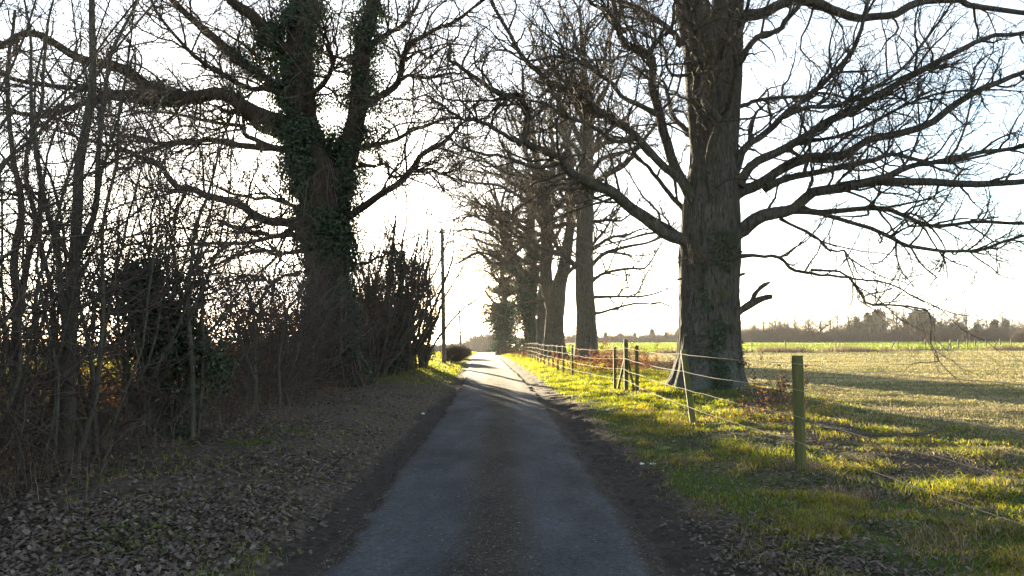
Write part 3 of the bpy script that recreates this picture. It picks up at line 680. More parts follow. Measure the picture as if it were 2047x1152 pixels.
for li in (1, 5, 6, 3):
    px, dY, a, b, off = LL[li]; cl_ = limb_path(px, LY+off, dY-off, 30, np.random.default_rng(1), 0); rl = np.linspace(a, b, 30)
    ivy_along(mb, rng, cl_, rl, 3600, (.05, .10), .20, 0, .5)
n = 2600; C = P(545, 350, LY)+rng.normal(0, 1, (n, 3))*np.array((.75, .5, .9)); k = fbm(C[:, 0]*2.5, C[:, 1]*2.5, C[:, 2]*2.5) > 0
leaves(mb, C[k], rng.normal(size=(k.sum(), 3)), rng.uniform(.05, .1, k.sum()), rng)
for cx_, cy_ in ((775, 50), (770, 280), (800, 215), (750, 240), (545, 110)):
    n = 1500; C = P(cx_, cy_, LY+rng.uniform(-.5, .8))+rng.normal(0, 1, (n, 3))*np.array((.5, .4, .6)); k = fbm(C[:, 0]*2.5, C[:, 1]*2.5, C[:, 2]*2.5) > .02
    leaves(mb, C[k], rng.normal(size=(k.sum(), 3)), rng.uniform(.05, .1, k.sum()), rng)
mb.build('ivy', M['ivy'], ivt, base)
mb = MB()                                             # ivy stems on the bark
for k in range(16):
    th = -pi/2+rng.uniform(-1.2, 1.2); i = np.arange(2, 88, 5); th = th+np.cumsum(rng.normal(0, .10, len(i)))
    rr = r1[i]*(1+.3*np.exp(-(c1[i, 2]-base[2])/.5))+.03; tube(mb, c1[i]+np.stack((np.cos(th)*rr, np.sin(th)*rr, 0*th), 1), np.linspace(.03, .012, len(i)), 5)
mb.build('ivy_stem', M['hedge_twig'], ivt, base)

# ------------------------------------------------------------------ the row of oaks along the right
def row_tree(name, label, Y, trunks, limbs, seed, twig, bark, nproc, sc=1.35, crown_lo=.35, ivy=0, ivy_hi=.6, ivy_out=.4, leaf=.2, spread=(6, 10), rm=1.4):
    rng = np.random.default_rng(seed); b = P(*trunks[0][0][0], Y); b[2] = gz(b[0], Y)-.1
    root = empty(name, b); tag(root, label, 'tree', 'row of bare trees along the fence')
    tb = MB(); ax = []
    for k, (px, r) in enumerate(trunks):
        p = tp(px, Y+.2*k)
        if k == 0: p[0] = b
        ax.append(trunk(tb, p, r, 24, 60, .35 if k == 0 else 0, .05, seed+k, .7, 5))
    tb.build('trunk', bark, root, b)
    for px, dY, a, bb in limbs:
        add_limb(root, rng, px, Y, dY, a, bb, bark, twig, sc, n=18, sides=7, up=.1, d2=2.3, d3=3.2, d4=3.6, rmul=rm)
    for k in range(nproc):
        c, r = ax[k % len(ax)]; t = crown_lo+(1-crown_lo)*((k+.5)/nproc)**.9; i = min(int(t*58), 58); a = k*2.4+seed
        Ln = rng.uniform(*spread)*(1.15-.55*t); el = rng.uniform(.05, .6)+t*.55
        p, q = grow(rng, c[i][None], np.array([[cos(a), sin(a), el]]), np.array([Ln]), np.array([min(r[i]*.6, .2)]), np.array([.035]), 16, .19, .03)
        finish_limb(root, rng, p[0], q[0], bark, twig, sc, 6, 'limb', up=.1, d2=2.3, d3=3.2, d4=3.6, rmul=rm)
    if ivy:
        mb = MB()
        for c, r in ax: ivy_along(mb, rng, c, r, ivy, (leaf*.7, leaf*1.3), ivy_out, .03, ivy_hi, .9)
        mb.build('ivy', M['ivy'], root, b)
    return root
row_tree('oak_tree', 'tall straight bare oak next beyond the massive lichened one', 57,
 [([(1172, 730), (1172, 640), (1168, 560), (1169, 440), (1170, 370), (1175, 300), (1172, 200), (1165, 110), (1160, 20)], [.78, .70, .66, .58, .60, .40, .30, .2, .06])],
 [([(1180, 595), (1225, 592), (1278, 595), (1323, 586), (1350, 573)], -2, .12, .02), ([(1184, 628), (1225, 617), (1285, 606), (1320, 606), (1358, 624)], -1, .11, .02),
  ([(1185, 562), (1205, 548), (1235, 538), (1270, 535), (1295, 530), (1320, 490)], 1, .14, .03), ([(1182, 530), (1220, 505), (1260, 490), (1310, 480), (1340, 470)], 2, .16, .03),
  ([(1182, 500), (1225, 475), (1265, 468), (1310, 458)], -1.5, .13, .03), ([(1178, 375), (1215, 345), (1240, 330), (1265, 312), (1278, 295), (1310, 250)], 1, .28, .05),
  ([(1160, 540), (1130, 515), (1090, 500), (1050, 480), (1000, 472)], -2, .2, .03), ([(1160, 380), (1110, 362), (1040, 348), (980, 332), (940, 300)], 2, .22, .03),
  ([(1165, 430), (1120, 410), (1060, 400), (1000, 372), (940, 366), (900, 345)], -1, .2, .03), ([(1170, 300), (1140, 240), (1110, 190), (1080, 120), (1060, 60)], 1, .2, .04),
  ([(1172, 300), (1195, 220), (1215, 160), (1220, 90), (1235, 40)], -1, .2, .04), ([(1170, 330), (1200, 280), (1250, 235), (1300, 200)], 3, .16, .03), ([(1170, 250), (1150, 160), (1130, 90), (1120, 30)], -2, .14, .03)],
 21, M['row_twig'], M['row_bark'], 20, 1.3, .36)
row_tree('oak_tree', 'bare oak with a forked leaning trunk third along the fence', 66,
 [([(1108, 722), (1108, 660), (1112, 610), (1118, 570), (1128, 530), (1136, 480), (1142, 430), (1140, 330), (1120, 220), (1115, 110)], [1.0, .78, .72, .6, .5, .42, .38, .3, .2, .06]),
  ([(1106, 620), (1092, 560), (1092, 500), (1091, 440), (1086, 380), (1070, 300), (1060, 200)], [.6, .52, .5, .45, .36, .25, .08])],
 [([(1086, 520), (1050, 490), (1010, 455), (980, 420), (940, 400)], -2, .2, .03), ([(1088, 474), (1050, 455), (1000, 442), (950, 432), (900, 440)], -3, .16, .02), ([(1088, 545), (1040, 520), (985, 470), (930, 462), (890, 480)], 1, .16, .02), ([(1090, 570), (1050, 540), (1010, 522), (960, 505), (920, 528), (883, 530)], -3, .17, .02),
  ([(1088, 410), (1040, 380), (1000, 355), (960, 345), (910, 335)], 1, .18, .03), ([(1085, 380), (1050, 300), (1020, 230), (1000, 160)], -1, .18, .03), ([(1090, 600), (1040, 610), (1010, 618), (975, 590)], -2, .12, .02)],
 31, M['row_twig'], M['row_bark'], 22, 1.4, .36)
row_tree('ivy_clad_tree', 'leaning bare topped tree with ivied lower trunk fourth along the fence', 80,
 [([(1062, 702), (1060, 640), (1050, 590), (1032, 530), (1012, 480), (1000, 430), (985, 370)], [.75, .62, .56, .5, .4, .28, .08]), ([(1060, 640), (1066, 560), (1064, 480), (1060, 400), (1050, 330)], [.5, .45, .38, .26, .08])],
 [([(1020, 505), (985, 490), (950, 480), (920, 470)], -2, .18, .03), ([(1035, 545), (1000, 560), (965, 540), (935, 550)], -2, .15, .03), ([(1045, 580), (1010, 588), (980, 600), (955, 620)], -3, .13, .02), ([(1030, 520), (990, 528), (950, 500), (905, 502)], -1, .16, .02), ([(1005, 460), (970, 440), (930, 428), (895, 450)], 1, .15, .02)],
 41, M['row_twig'], M['row_bark'], 19, 1.5, .42, ivy=7000, ivy_hi=.62, ivy_out=.55, leaf=.17)
row_tree('ivy_clad_tree', 'bushy ivy covered tree standing farthest along the fence row', 100,
 [([(1003, 702), (1005, 650), (1008, 600), (1004, 550), (998, 500)], [.6, .5, .4, .3, .06])],
 [([(1000, 640), (980, 640), (965, 648), (950, 655)], -2, .14, .03)],
 51, M['row_twig'], M['row_bark'], 20, 1.5, .3, ivy=20000, ivy_hi=.8, ivy_out=1.15, leaf=.2, spread=(3.5, 6.5))
row_tree('oak_tree', 'slim pale trunked tree just behind the forked leaning oak', 73,
 [([(1086, 712), (1084, 640), (1088, 560), (1096, 480), (1100, 400), (1104, 300), (1100, 200)], [.62, .5, .45, .4, .32, .2, .05])], [], 61, M['row_twig'], M['row_bark'], 17, 1.4, .35)
# ------------------------------------------------------------------ left hedge
def stem_with_twigs(root, rng, c, r, dens=1.0, lt=1.0, sides=6, bark=None):
    mb, mt = MB(), MB(); tube(mb, c, r, sides)
    S, D, rr, t = spawn(rng, c[None], r[None], 3.2*dens, .08, 1, .65, 1.5, .03)
    L = rng.uniform(.5, 1.7, len(S))*lt*(1.1-.45*t); p2, q2 = grow(rng, S, D, L, np.minimum(rr*.55, .014), np.full(len(S), .004), 9, .27, .025)
    tube(mt, p2, q2, 4)
    S, D, rr, t = spawn(rng, p2, q2, 4.5*dens, .08, 1, .5, 1.2, .05)
    p3, q3 = grow(rng, S, D, rng.uniform(.2, .75, len(S)), np.minimum(rr*.7, .006), np.full(len(S), .0028), 6, .25, .05)
    tube(mt, p3, q3, 3)
    S, D, rr, t = spawn(rng, p3, q3, 5.5*dens, .1, 1, .5, 1.2, .02)
    p4, q4 = grow(rng, S, D, rng.uniform(.08, .3, len(S)), np.minimum(rr*.8, .0035), np.full(len(S), .002), 3, .25, .02)
    tube(mt, p4, q4, 3)
    o = root.matrix_basis.translation
    s = mb.build('stem', bark or M['hedge_bark'], root, o); mt.build('twigs', M['hedge_twig'], s, o)
    return np.concatenate((p2.reshape(-1, 3), p3.reshape(-1, 3)))

def make_shrub(seed, h, ns, spread, rb=.035, leafy=0, name='hedge_shrub', dens=1.0):
    rng = np.random.default_rng(seed); root = empty(name, (0, 0, 0)); pts = []
    for k in range(ns):
        a = rng.uniform(0, 2*pi); b = np.array([[cos(a), sin(a), 0]])*rng.uniform(.03, .3)-np.array([[0, 0, .1]])
        p, q = grow(rng, b, b*spread+np.array([[0, 0, 1.0]])+rng.normal(0, .12, (1, 3)), np.array([h*rng.uniform(.65, 1.05)]), np.array([rb*rng.uniform(.6, 1.2)]), np.array([.006]), 16, .14, .035)
        pts.append(stem_with_twigs(root, rng, p[0], q[0], dens))
    if leafy:
        mb = MB(); A = np.concatenate(pts); A = A[A[:, 2] < h*.55]; C = A[rng.integers(0, len(A), leafy)]+rng.normal(0, .03, (leafy, 3))
        leaves(mb, C, rng.normal(size=(leafy, 3)), rng.uniform(.035, .07, leafy), rng, .6, .15); mb.build('dead_leaves', M['golden_leaf'], root)
    return root

GH = 'leafless shrubs tangled together in the left hedge'
protos = [make_shrub(100+k, h, ns, sp, rb, lf) for k, (h, ns, sp, rb, lf) in enumerate([(3.9, 6, .9, .03, 0), (3.6, 8, 1.2, .028, 220), (4.4, 5, .8, .035, 0), (3.3, 9, 1.4, .024, 320), (5.0, 5, .6, .04, 0), (4.0, 7, 1.1, .03, 110)])]
rng = np.random.default_rng(77); used = set(); spots = []
for Y in np.concatenate((np.arange(6.0, 30, 1.15), np.arange(30, 47.6, .8))):
    for row in (0, 1):
        x = xc(Y)+(-5.9 if row == 0 else -7.4)+rng.normal(0, .3); y = Y+rng.normal(0, .25)
        if row == 1 and Y < 27 and rng.uniform() < .6: continue
        if row == 0 and 13 < Y < 26 and rng.uniform() < .22: continue
        if abs(x+5.8) < .9 and abs(y-27) < .9: continue
        spots.append((x, y, row))
for x, y, row in spots:
    k = int(rng.integers(0, 6))
    if 14 < y < 26: k = (1, 3, 5)[k % 3]
    o = protos[k] if k not in used else copy_tree(protos[k]); used.add(k)
    s = rng.uniform(.8, 1.15)*(1.2 if y > 40 else 1.1 if y > 29 else .95)*(1.32 if 13 < y < 26 else 1)
    o.location = (x, y, float(gz(x, y))); o.rotation_euler = (0, 0, rng.uniform(0, 6.28)); o.scale = (s, s, s)
    tag(o, 'leafless twiggy shrub in the tangled left hedge', 'shrub', GH)

# tall saplings traced at the left edge
def sapling(label, Y, stems, seed, dens=1.0, lt=1.2, name='sapling', ivy=0):
    rng = np.random.default_rng(seed); b = P(*stems[0][0][0], Y); b[2] = gz(b[0], Y)-.05
    root = empty(name, b); tag(root, label, 'sapling')
    mb = MB()
    for px, r0, r1, off in stems:
        c = limb_path(px, Y+off, off*.5, 26, rng, .03)
        if off == 0: c[0, 2] = min(c[0, 2], b[2])
        r = np.linspace(r0, r1, 26); stem_with_twigs(root, rng, c, r, dens, lt, 8)
        if ivy: ivy_along(mb, rng, c, r, ivy, (.035, .075), .14, 0, .8, 2.5)
    if ivy: mb.build('ivy', M['ivy'], root, b)
    return root
sapling('tall multi stemmed sapling with the thickest grey trunk at the left edge of the hedge', 10.3,
 [([(130, 945), (138, 800), (143, 650), (148, 500), (160, 330), (182, 170), (190, 30), (180, -80)], .105, .03, 0), ([(143, 640), (160, 500), (185, 400), (196, 250), (215, 120), (260, 20), (300, -60)], .05, .012, .05),
  ([(140, 700), (120, 520), (90, 400), (70, 250), (60, 100), (40, -40)], .045, .012, -.1), ([(120, 940), (112, 760), (105, 600), (80, 470), (85, 330), (78, 180), (100, 30)], .04, .01, .3),
  ([(150, 940), (190, 780), (205, 640), (200, 480), (230, 330), (240, 200), (270, 100)], .035, .01, -.3)], 201, 1.15, 1.3)
sapling('forked sapling with two thick stems beside the left frame edge of the hedge', 11.0,
 [([(30, 930), (34, 760), (34, 620), (32, 520), (45, 420), (20, 300), (10, 160), (30, 20)], .075, .02, 0), ([(34, 640), (60, 520), (75, 440), (60, 320), (90, 200), (95, 60), (120, -40)], .05, .012, .1),
  ([(10, 930), (-20, 700), (-30, 500), (-10, 320), (-40, 150), (0, 0)], .05, .012, .2)], 202, 1.15, 1.3)
sapling('slender sapling rising between the ivy clump and the thick grey trunk', 12.6,
 [([(385, 880), (382, 740), (375, 620), (385, 520), (400, 420), (430, 330), (440, 250)], .05, .012, 0), ([(380, 640), (420, 540), (450, 490), (460, 420)], .03, .01, .1), ([(395, 880), (405, 700), (400, 560), (370, 470), (330, 400), (310, 330)], .03, .01, .3)], 203, 1.1, 1.0)
sapling('twiggy bush sized sapling beside the brown lit gap in the hedge', 20.0,
 [([(575, 800), (570, 720), (560, 650), (540, 590), (520, 540)], .045, .01, 0), ([(570, 720), (590, 640), (600, 580), (585, 530)], .03, .01, .1), ([(560, 800), (530, 700), (480, 620), (440, 560), (420, 520)], .035, .01, -.3), ([(590, 800), (600, 720), (620, 650), (630, 600)], .03, .01, .4)], 205, 1.6, 1.3)
sapling('thin spreading sapling in front of the brown lit gap in the hedge', 17.0,
 [([(505, 830), (510, 740), (508, 650), (500, 600), (480, 540), (470, 480)], .055, .012, 0), ([(508, 660), (530, 590), (560, 540), (590, 500)], .035, .01, .1), ([(510, 760), (470, 640), (440, 590), (400, 560)], .03, .01, -.1), ([(560, 810), (562, 700), (575, 620), (580, 560)], .035, .01, .5)], 204, 1.1, 1.0)
# ivy-smothered stumps and stems in the hedge
def ivy_clump(label, Y, stems, seed, n, out, leaf=(.045, .09), name='ivy_clad_sapling', blobs=()):
    rng = np.random.default_rng(seed); b = P(*stems[0][0][0], Y); b[2] = gz(b[0], Y)-.05
    root = empty(name, b); tag(root, label, 'ivy tree'); mb = MB()
    for px, r0, r1, off in stems:
        c = limb_path(px, Y+off, 0, 24, rng, .03); r = np.linspace(r0, r1, 24)
        if off == 0: c[0, 2] = min(c[0, 2], b[2])
        stem_with_twigs(root, rng, c, r, .7, .8, 8, M['ivy_bark']); ivy_along(mb, rng, c, r, n, leaf, out, .02, .9, 2.2)
    for bx, by, sx, sz, m in blobs:
        C = P(bx, by, Y)+rng.normal(0, 1, (m, 3))*np.array((sx, sx, sz)); k = fbm(C[:, 0]*3.2, C[:, 1]*3.2, C[:, 2]*3.2, 3) > -.05
        leaves(mb, C[k], rng.normal(size=(k.sum(), 3))+np.array((0, -.4, .4)), rng.uniform(leaf[0], leaf[1], k.sum()), rng)
    mb.build('ivy', M['ivy'], root, b); return root
ivy_clump('dense dark ivy clump leaning over the left hedge near the tall saplings', 12.8,
 [([(340, 900), (335, 800), (320, 700), (300, 620), (270, 560), (245, 530)], .08, .03, 0), ([(350, 900), (355, 760), (340, 680), (330, 640)], .06, .03, .2)], 301, 4500, .30, (.04, .08),
 blobs=((270, 560, .32, .22, 2600), (310, 630, .30, .25, 2600), (345, 720, .30, .4, 3000), (400, 740, .25, .2, 1200), (250, 610, .3, .2, 900)))
ivy_clump('upright ivy covered stems just beyond the huge ivy clad tree', 34.0,
 [([(770, 762), (772, 680), (776, 590), (785, 500), (792, 440)], .12, .03, 0), ([(745, 765), (740, 690), (742, 620), (735, 560)], .10, .04, .4), ([(790, 760), (796, 660), (800, 560), (806, 480)], .09, .03, 1.0)], 302, 3000, .2, (.06, .11))
ivy_clump('group of ivy wrapped poles in the middle of the far hedge', 39.0,
 [([(815, 752), (818, 680), (822, 600), (826, 540), (838, 470)], .10, .03, 0), ([(800, 752), (806, 660), (812, 580), (808, 500)], .10, .03, .6)], 303, 2600, .2, (.06, .12))
ivy_clump('last narrow ivy column at the far end of the left hedge', 44.5,
 [([(852, 742), (856, 690), (862, 640), (858, 590), (852, 540)], .10, .04, 0), ([(840, 742), (840, 690), (838, 630), (845, 570)], .09, .03, .5)], 304, 2600, .2, (.06, .12))
GT = 'tall thin saplings crowding the near left hedge'
tp_ = [make_shrub(440+k, 6.4, 4, .35, .03, 0, 'sapling', .9) for k in range(3)]
rng = np.random.default_rng(445)
for k in range(11):
    o = tp_[k] if k < 3 else copy_tree(tp_[k % 3]); y = 7.2+k*.75+rng.uniform(-.3, .3); x = -6.1+rng.normal(0, .6)-.05*(k % 5)
    s = rng.uniform(.75, 1.15)*(1 if k < 11 else .8); o.location = (x, y, float(gz(x, y))); o.scale = (s, s, s); o.rotation_euler = (0, 0, rng.uniform(0, 6.28)); tag(o, 'tall thin bare sapling among the crowded stems of the near left hedge', 'sapling', GT)
GP = 'bare upright saplings beyond the huge ivy clad tree'
first = None
for k, (px, Y, top) in enumerate([(742, 31, 420), (760, 33, 440), (778, 36, 400), (800, 38, 420), (822, 41, 430), (838, 43, 470), (712, 30.5, 500), (752, 32, 470), (770, 35, 430), (788, 37, 460), (812, 40, 440), (830, 42, 480), (728, 30.8, 450), (795, 39, 500)]):
    if k < 3:
        o = make_shrub(400+k, 6.0, 5, .45, .05, 0, 'sapling', .9); o['h'] = 6.0
        pr = (pr+[o]) if k else [o]
    else: o = copy_tree(pr[k % 3])
    b = P(px, 700, Y); h = P(px, top, Y)[2]-gz(b[0], Y); o.location = (b[0], Y, float(gz(b[0], Y))); o.scale = (h/4.4,)*3; o.rotation_euler = (0, 0, k*1.3)
    tag(o, 'bare upright sapling in the far hedge beyond the huge ivy clad tree', 'sapling', GP)

# brambles, dry stalks and brown leaves under the hedge
rng = np.random.default_rng(500)
n = 6200; Y = 5.5*(47/5.5)**rng.uniform(0, 1, n); x = xc(Y)-6.4+rng.normal(0, .75, n)
k = (Y < 13)|(Y > 26)|(rng.uniform(0, 1, n) < .22); x, Y = x[k], Y[k]; n = len(x)
S = np.stack((x, Y, gh(x, Y)-.02), 1); D = np.stack((rng.normal(0, .45, n), rng.normal(0, .45, n), np.ones(n)), 1)
p, q = grow(rng, S, D, rng.uniform(.35, 1.6, n), rng.uniform(.003, .006, n), np.full(n, .0015), 9, .2, -.06)
mb = MB(); tube(mb, p, q, 4); S, D, r, t = spawn(rng, p, q, 3.5, .2, 1, .5, 1.3)
p2, q2 = grow(rng, S, D, rng.uniform(.1, .5, len(S)), np.full(len(S), .0022), np.full(len(S), .001), 5, .25, -.02); tube(mb, p2, q2, 3)
tag(mb.build('undergrowth', M['hedge_twig']), kind='stuff')
A = np.concatenate((p.reshape(-1, 3), p2.reshape(-1, 3))); n = 11000; C = A[rng.integers(0, len(A), n)]+rng.normal(0, .04, (n, 3)); C = C[fbm(C[:, 0]*.9, C[:, 1]*.9, 5, 3) >  .0]
mb = MB(); leaves(mb, C, rng.normal(size=C.shape), rng.uniform(.025, .06, len(C)), rng, .7, .2); tag(mb.build('undergrowth', M['golden_leaf']), kind='stuff')
n = 4200; Y = 5*(46/5)**rng.uniform(0, 1, n); x = xc(Y)-5.5+rng.normal(0, .5, n); k = fbm(x*.8, Y*.8, 6.6, 3) > -.1; x, Y = x[k], Y[k]
mb = MB(); blades(mb, put(x, Y), rng.uniform(.15, .6, len(x)), .0028, rng, .7); tag(mb.build('dry_stalks', M['dry_stem']), kind='stuff')
# fallen sticks on the left verge
for k, (px, lab) in enumerate([([(20, 1000), (70, 985), (110, 950), (135, 905)], 'long pale stick lying at the foot of the hedge at far left'), ([(215, 1065), (250, 1035), (300, 1020), (330, 1005)], 'thin curved stick lying across the leaf litter'), ([(60, 1130), (85, 1120), (130, 1100)], 'short dark stick among the leaves in the bottom left')]):
    pts = []
    for a, b_ in px:
        d = CAMZ*F/(b_-678); q_ = P(a, b_, d); q_[2] = gh(q_[0], q_[1])+.02; pts.append(q_)
    mb = MB(); tube(mb, catmull(np.array(pts), 14)+np.random.default_rng(k).normal(0, .008, (14, 3)), np.linspace(.011, .005, 14), 6); tag(mb.build('fallen_stick', M['dry_stem']), lab, 'stick')

# ------------------------------------------------------------------ fences
def prism(mb, a, b, w, d, top=0.0):
    """square post from a to b, a little worn at its top"""
    ax = unit((b-a)[None])[0]; u = unit(np.cross(ax, (0, 1., 0))[None])[0]; v = np.cross(ax, u)
    ks = [0, .5, .97, 1.0]; V = []
    for t in ks:
        s = .86 if t == 1.0 else 1
        for sx, sy in ((-1, -1), (-.8, -1.06), (.8, -1.06), (1, -1), (1.06, -.8), (1.06, .8), (1, 1), (.8, 1.06), (-.8, 1.06), (-1, 1), (-1.06, .8), (-1.06, -.8)):
            V.append(a+(b-a)*t+u*w*.5*sx*s+v*d*.5*sy*s)
    n = 12; q = [(k*n+i, k*n+(i+1) % n, (k+1)*n+(i+1) % n, (k+1)*n+i) for k in range(3) for i in range(n)]
    V.append(b+(b-a)*.001); tr = [(36+i, 36+(i+1) % n, 48) for i in range(n)]
    mb.add(V, q, tr)
def round_post(mb, a, b, r):
    t = np.array([0, .3, .6, .9, .985, 1.0, 1.0]); rr = r*np.array([1.04, 1.0, .99, 1.0, .985, .93, .001]); c = a+(b-a)*t[:, None]; c[-1] = b
    tube(mb, c, rr, 20)
def gp(px, py=None, Y=None, lift=0):
    q_ = P(px, 700, Y); q_[2] = gh(q_[0], Y)+lift; return q_
fence = empty('wire_fence', gp(1596, Y=9.8)); tag(fence, 'long four strand wire fence on wooden posts beside the lane', 'fence')
fo = np.array(fence.location)
fp = [(3.47, 1.2, 1.35, 'sq'), (3.47, 5.0-.6, 1.36, 'sq'), (3.48, 9.8, 1.37, 'round'), (3.32, 15.0, 1.40, 'lean'), (3.67, 23.7, 1.35, 'sq'), (3.45, 24.4, 1.56, 'sq'), (3.29, 25.8, 1.37, 'sq'), (2.92, 30.2, 1.25, 'stake'), (2.58, 34.5, 1.35, 'sq')]
for Y in (37.5, 40.5, 43.5, 46.5, 50, 53.5, 57, 60.5, 64, 68, 72, 77, 83, 90): fp.append((float(xc(Y)+3.25+.012*(Y-34)*(Y > 34)), Y, 1.32, 'sq'))
path = []
for x, Y, h, kind in fp:
    z = float(gh(x, Y)); a = np.array((x, Y, z-.12)); b = np.array((x, Y, z+h)); mb = MB(); mat = M['post']
    if kind == 'round': round_post(mb, a, b+np.array((-.012, 0, 0)), .068)
    elif kind == 'lean': b[0] -= .13; prism(mb, a+np.array((.05, 0, 0)), b, .10, .08)
    elif kind == 'stake': tube(mb, np.array([a, (a+b)/2, b]), np.array([.018, .018, .018]), 8); mat = M['wire']
    else: prism(mb, a, b, .115 if h > 1.5 else .09, .09)
    po = mb.build('post', mat, fence, fo)
    if kind == 'round': po['label'] = 'thick round post nearest the viewer'
    if h > 1.5: po['label'] = 'tallest straining post with diagonal struts'
    if kind == 'stake': po['label'] = 'thin pale metal stake'
    if (h < 1.5 and Y not in (23.7, 25.8)): path.append((a+np.array((0, 0, .12)), b, h, kind))
    elif Y == 24.4: path.append((a+np.array((0, 0, .12)), b-np.array((0, 0, .19)), h-.19, kind))
for x0, Y0, x1, Y1 in ((3.31, 25.35, 3.43, 24.5), (3.62, 23.9, 3.49, 24.3)):
    mb = MB(); prism(mb, np.array((x0, Y0, float(gh(x0, Y0))-.05)), np.array((x1, Y1, float(gh(x1, Y1))+.98)), .06, .06); mb.build('brace', M['post'], fence, fo)
rng = np.random.default_rng(3)
for lev in (.945, .715, .48, .255):
    pts = []
    for i, (a, b, h, kind) in enumerate(path):
        q_ = a+(b-a)*(lev if kind != 'round' else lev*.985); q_ = q_+np.array((-.055 if kind != 'round' else -.072, -.03, 0))
        if i:
            p0 = pts[-1]; L_ = np.linalg.norm(q_-p0); nn = 8
            for k in range(1, nn):
                t = k/nn; m_ = p0*(1-t)+q_*t; m_[2] -= 4*t*(1-t)*.012*L_*.35; m_ = m_+rng.normal(0, .004+.0002*m_[1], 3)*np.array((.6, 0, 1.)); pts.append(m_)
        pts.append(q_)
    pts = np.array(pts); mb = MB(); tube(mb, pts, .0036+.00008*np.clip(pts[:, 1]-8, 0, 40), 6); mb.build('wire_strand', M['wire'], fence, fo)

ff = empty('field_fence', P(1570, 700, 96)); tag(ff, 'low post and wire fence along the far edge of the pale field', 'fence'); fo = np.array(ff.location)
tops = []
xs = [(1440, 0), (1503, 0), (1570, 0), (1671, 0), (1780, .6), (1795, 0), (1892, .7), (1850, 0), (1900, 0), (1916, 0), (1934, 0), (1950, 0), (1972, 0), (1984, .8), (2000, 0), (2022, 0), (2060, 0), (2110, 0)]
for px, lean in xs:
    Y = 97.+max(px-1500, 0)*.03; x = P(px, 700, Y)[0]; z = float(gz(x, Y)); mb = MB(); b = np.array((x+lean, Y, z+1.35-.3*lean)); prism(mb, np.array((x, Y, z-.1)), b, .12, .12); mb.build('post', M['post'], ff, fo)
    if lean == 0: tops.append(b)
tops = np.array(tops)
for dz in (-.12, -.55):
    mb = MB(); tube(mb, tops+np.array((0, 0, dz)), np.full(len(tops), .012), 4); mb.build('wire_strand', M['cable'], ff, fo)

# ------------------------------------------------------------------ utility poles and cables
tops = []
for px, Y, htop, lean, lab in [(888, 52, 458, -.18, 'wooden utility pole nearest the viewer at the end of the left hedge'), (922, 150, 617, -.45, 'leaning second utility pole beyond the brown roadside bush'), (963, 260, 652, 0, 'distant thin utility pole near the end of the lane'), (941, 330, 668, 0, 'faintest farthest utility pole in the haze')]:
    b = P(px, 690, Y); b[2] = gz(b[0], Y); h = P(px, htop, Y)[2]-b[2]
    root = empty('utility_pole', b); tag(root, lab, 'utility pole', 'utility poles along the lane')
    mb = MB(); t = b+np.array((lean, 0, h)); c = b+(t-b)*np.linspace(-.03, 1, 8)[:, None]; tube(mb, np.vstack((c, t+np.array((0, 0, .03)))), np.append(np.linspace(.15, .105, 8)*(1.5 if Y > 100 else 1), .005), 14); mb.build('pole', M['pole'], root, b)
    mb = MB(); prism(mb, t+np.array((-.2, -.14, -.25)), t+np.array((.2, -.14, -.25)), .07, .07); mb.build('crossarm', M['pole'], root, b)
    for s in (-.16, .16):
        mb = MB(); o_ = t+np.array((s, -.12, -.21)); tube(mb, o_+np.array([(0, 0, 0), (0, 0, .05), (0, 0, .055), (0, 0, .11), (0, 0, .14), (0, 0, .15)]), np.array([.015, .015, .04, .045, .03, .004]), 10); mb.build('insulator', M['ceramic'], root, b)
    tops.append(t)
pb = np.array((-3.6, -14, 7.4))
for s in (-.16, .16):
    pts = []
    for a, b in zip([pb]+tops[:-1], tops):
        t = np.linspace(0, 1, 18)[:, None]; seg = a+(b-a)*t+np.array((s, -.12, -.06)); seg[:, 2] -= (4*t*(1-t)*.9)[:, 0]*min(np.linalg.norm(b-a)/60, 1.2); pts.append(seg)
    mb = MB(); tube(mb, np.concatenate([p[:-1] for p in pts]), np.full(17*len(pts), .009), 5)
    tag(mb.build('overhead_cable', M['cable']), 'left strand of the overhead cable pair between the poles' if s < 0 else 'right strand of the overhead cable pair between the poles', 'cable')

# ------------------------------------------------------------------ brambles, brown sapling, tussocks, scraps
def bramble(label, x, y, n, rad, h, nl, seed, leaf=(.05, .10), name='bramble_bush', cat='bush', group=None, mat='brown_leaf'):
    rng = np.random.default_rng(seed); b = np.array((x, y, float(gz(x, y)))); root = empty(name, b); tag(root, label, cat, group)
    S = b+np.stack((rng.normal(0, rad[0]*.5, n), rng.normal(0, rad[1]*.5, n), np.full(n, -.03)), 1)
    p, q = grow(rng, S, np.stack((rng.normal(0, .5, n), rng.normal(0, .5, n), np.ones(n)), 1), rng.uniform(.6, 1.4, n)*h, np.full(n, .006), np.full(n, .002), 9, .22, -.07)
    mb = MB(); tube(mb, p, q, 4); S, D, r, t = spawn(rng, p, q, 4, .2, 1, .5, 1.2); p2, q2 = grow(rng, S, D, rng.uniform(.1, .4, len(S)), np.full(len(S), .003), np.full(len(S), .0015), 5, .2, 0); tube(mb, p2, q2, 3)
    mb.build('cane', M['hedge_twig'], root, b); A = np.concatenate((p[:, 2:].reshape(-1, 3), p2.reshape(-1, 3))); C = A[rng.integers(0, len(A), nl)]+rng.normal(0, .04, (nl, 3))
    mb = MB(); leaves(mb, C, rng.normal(size=C.shape), rng.uniform(*leaf, nl), rng, .65, .2); mb.build('leaf_spray', M[mat], root, b)
bramble('small sapling holding russet dead leaves at the foot of the big oak', 6.55, 20.6, 16, (.5, .4), 1.0, 260, 601, name='oak_sapling', cat='sapling')
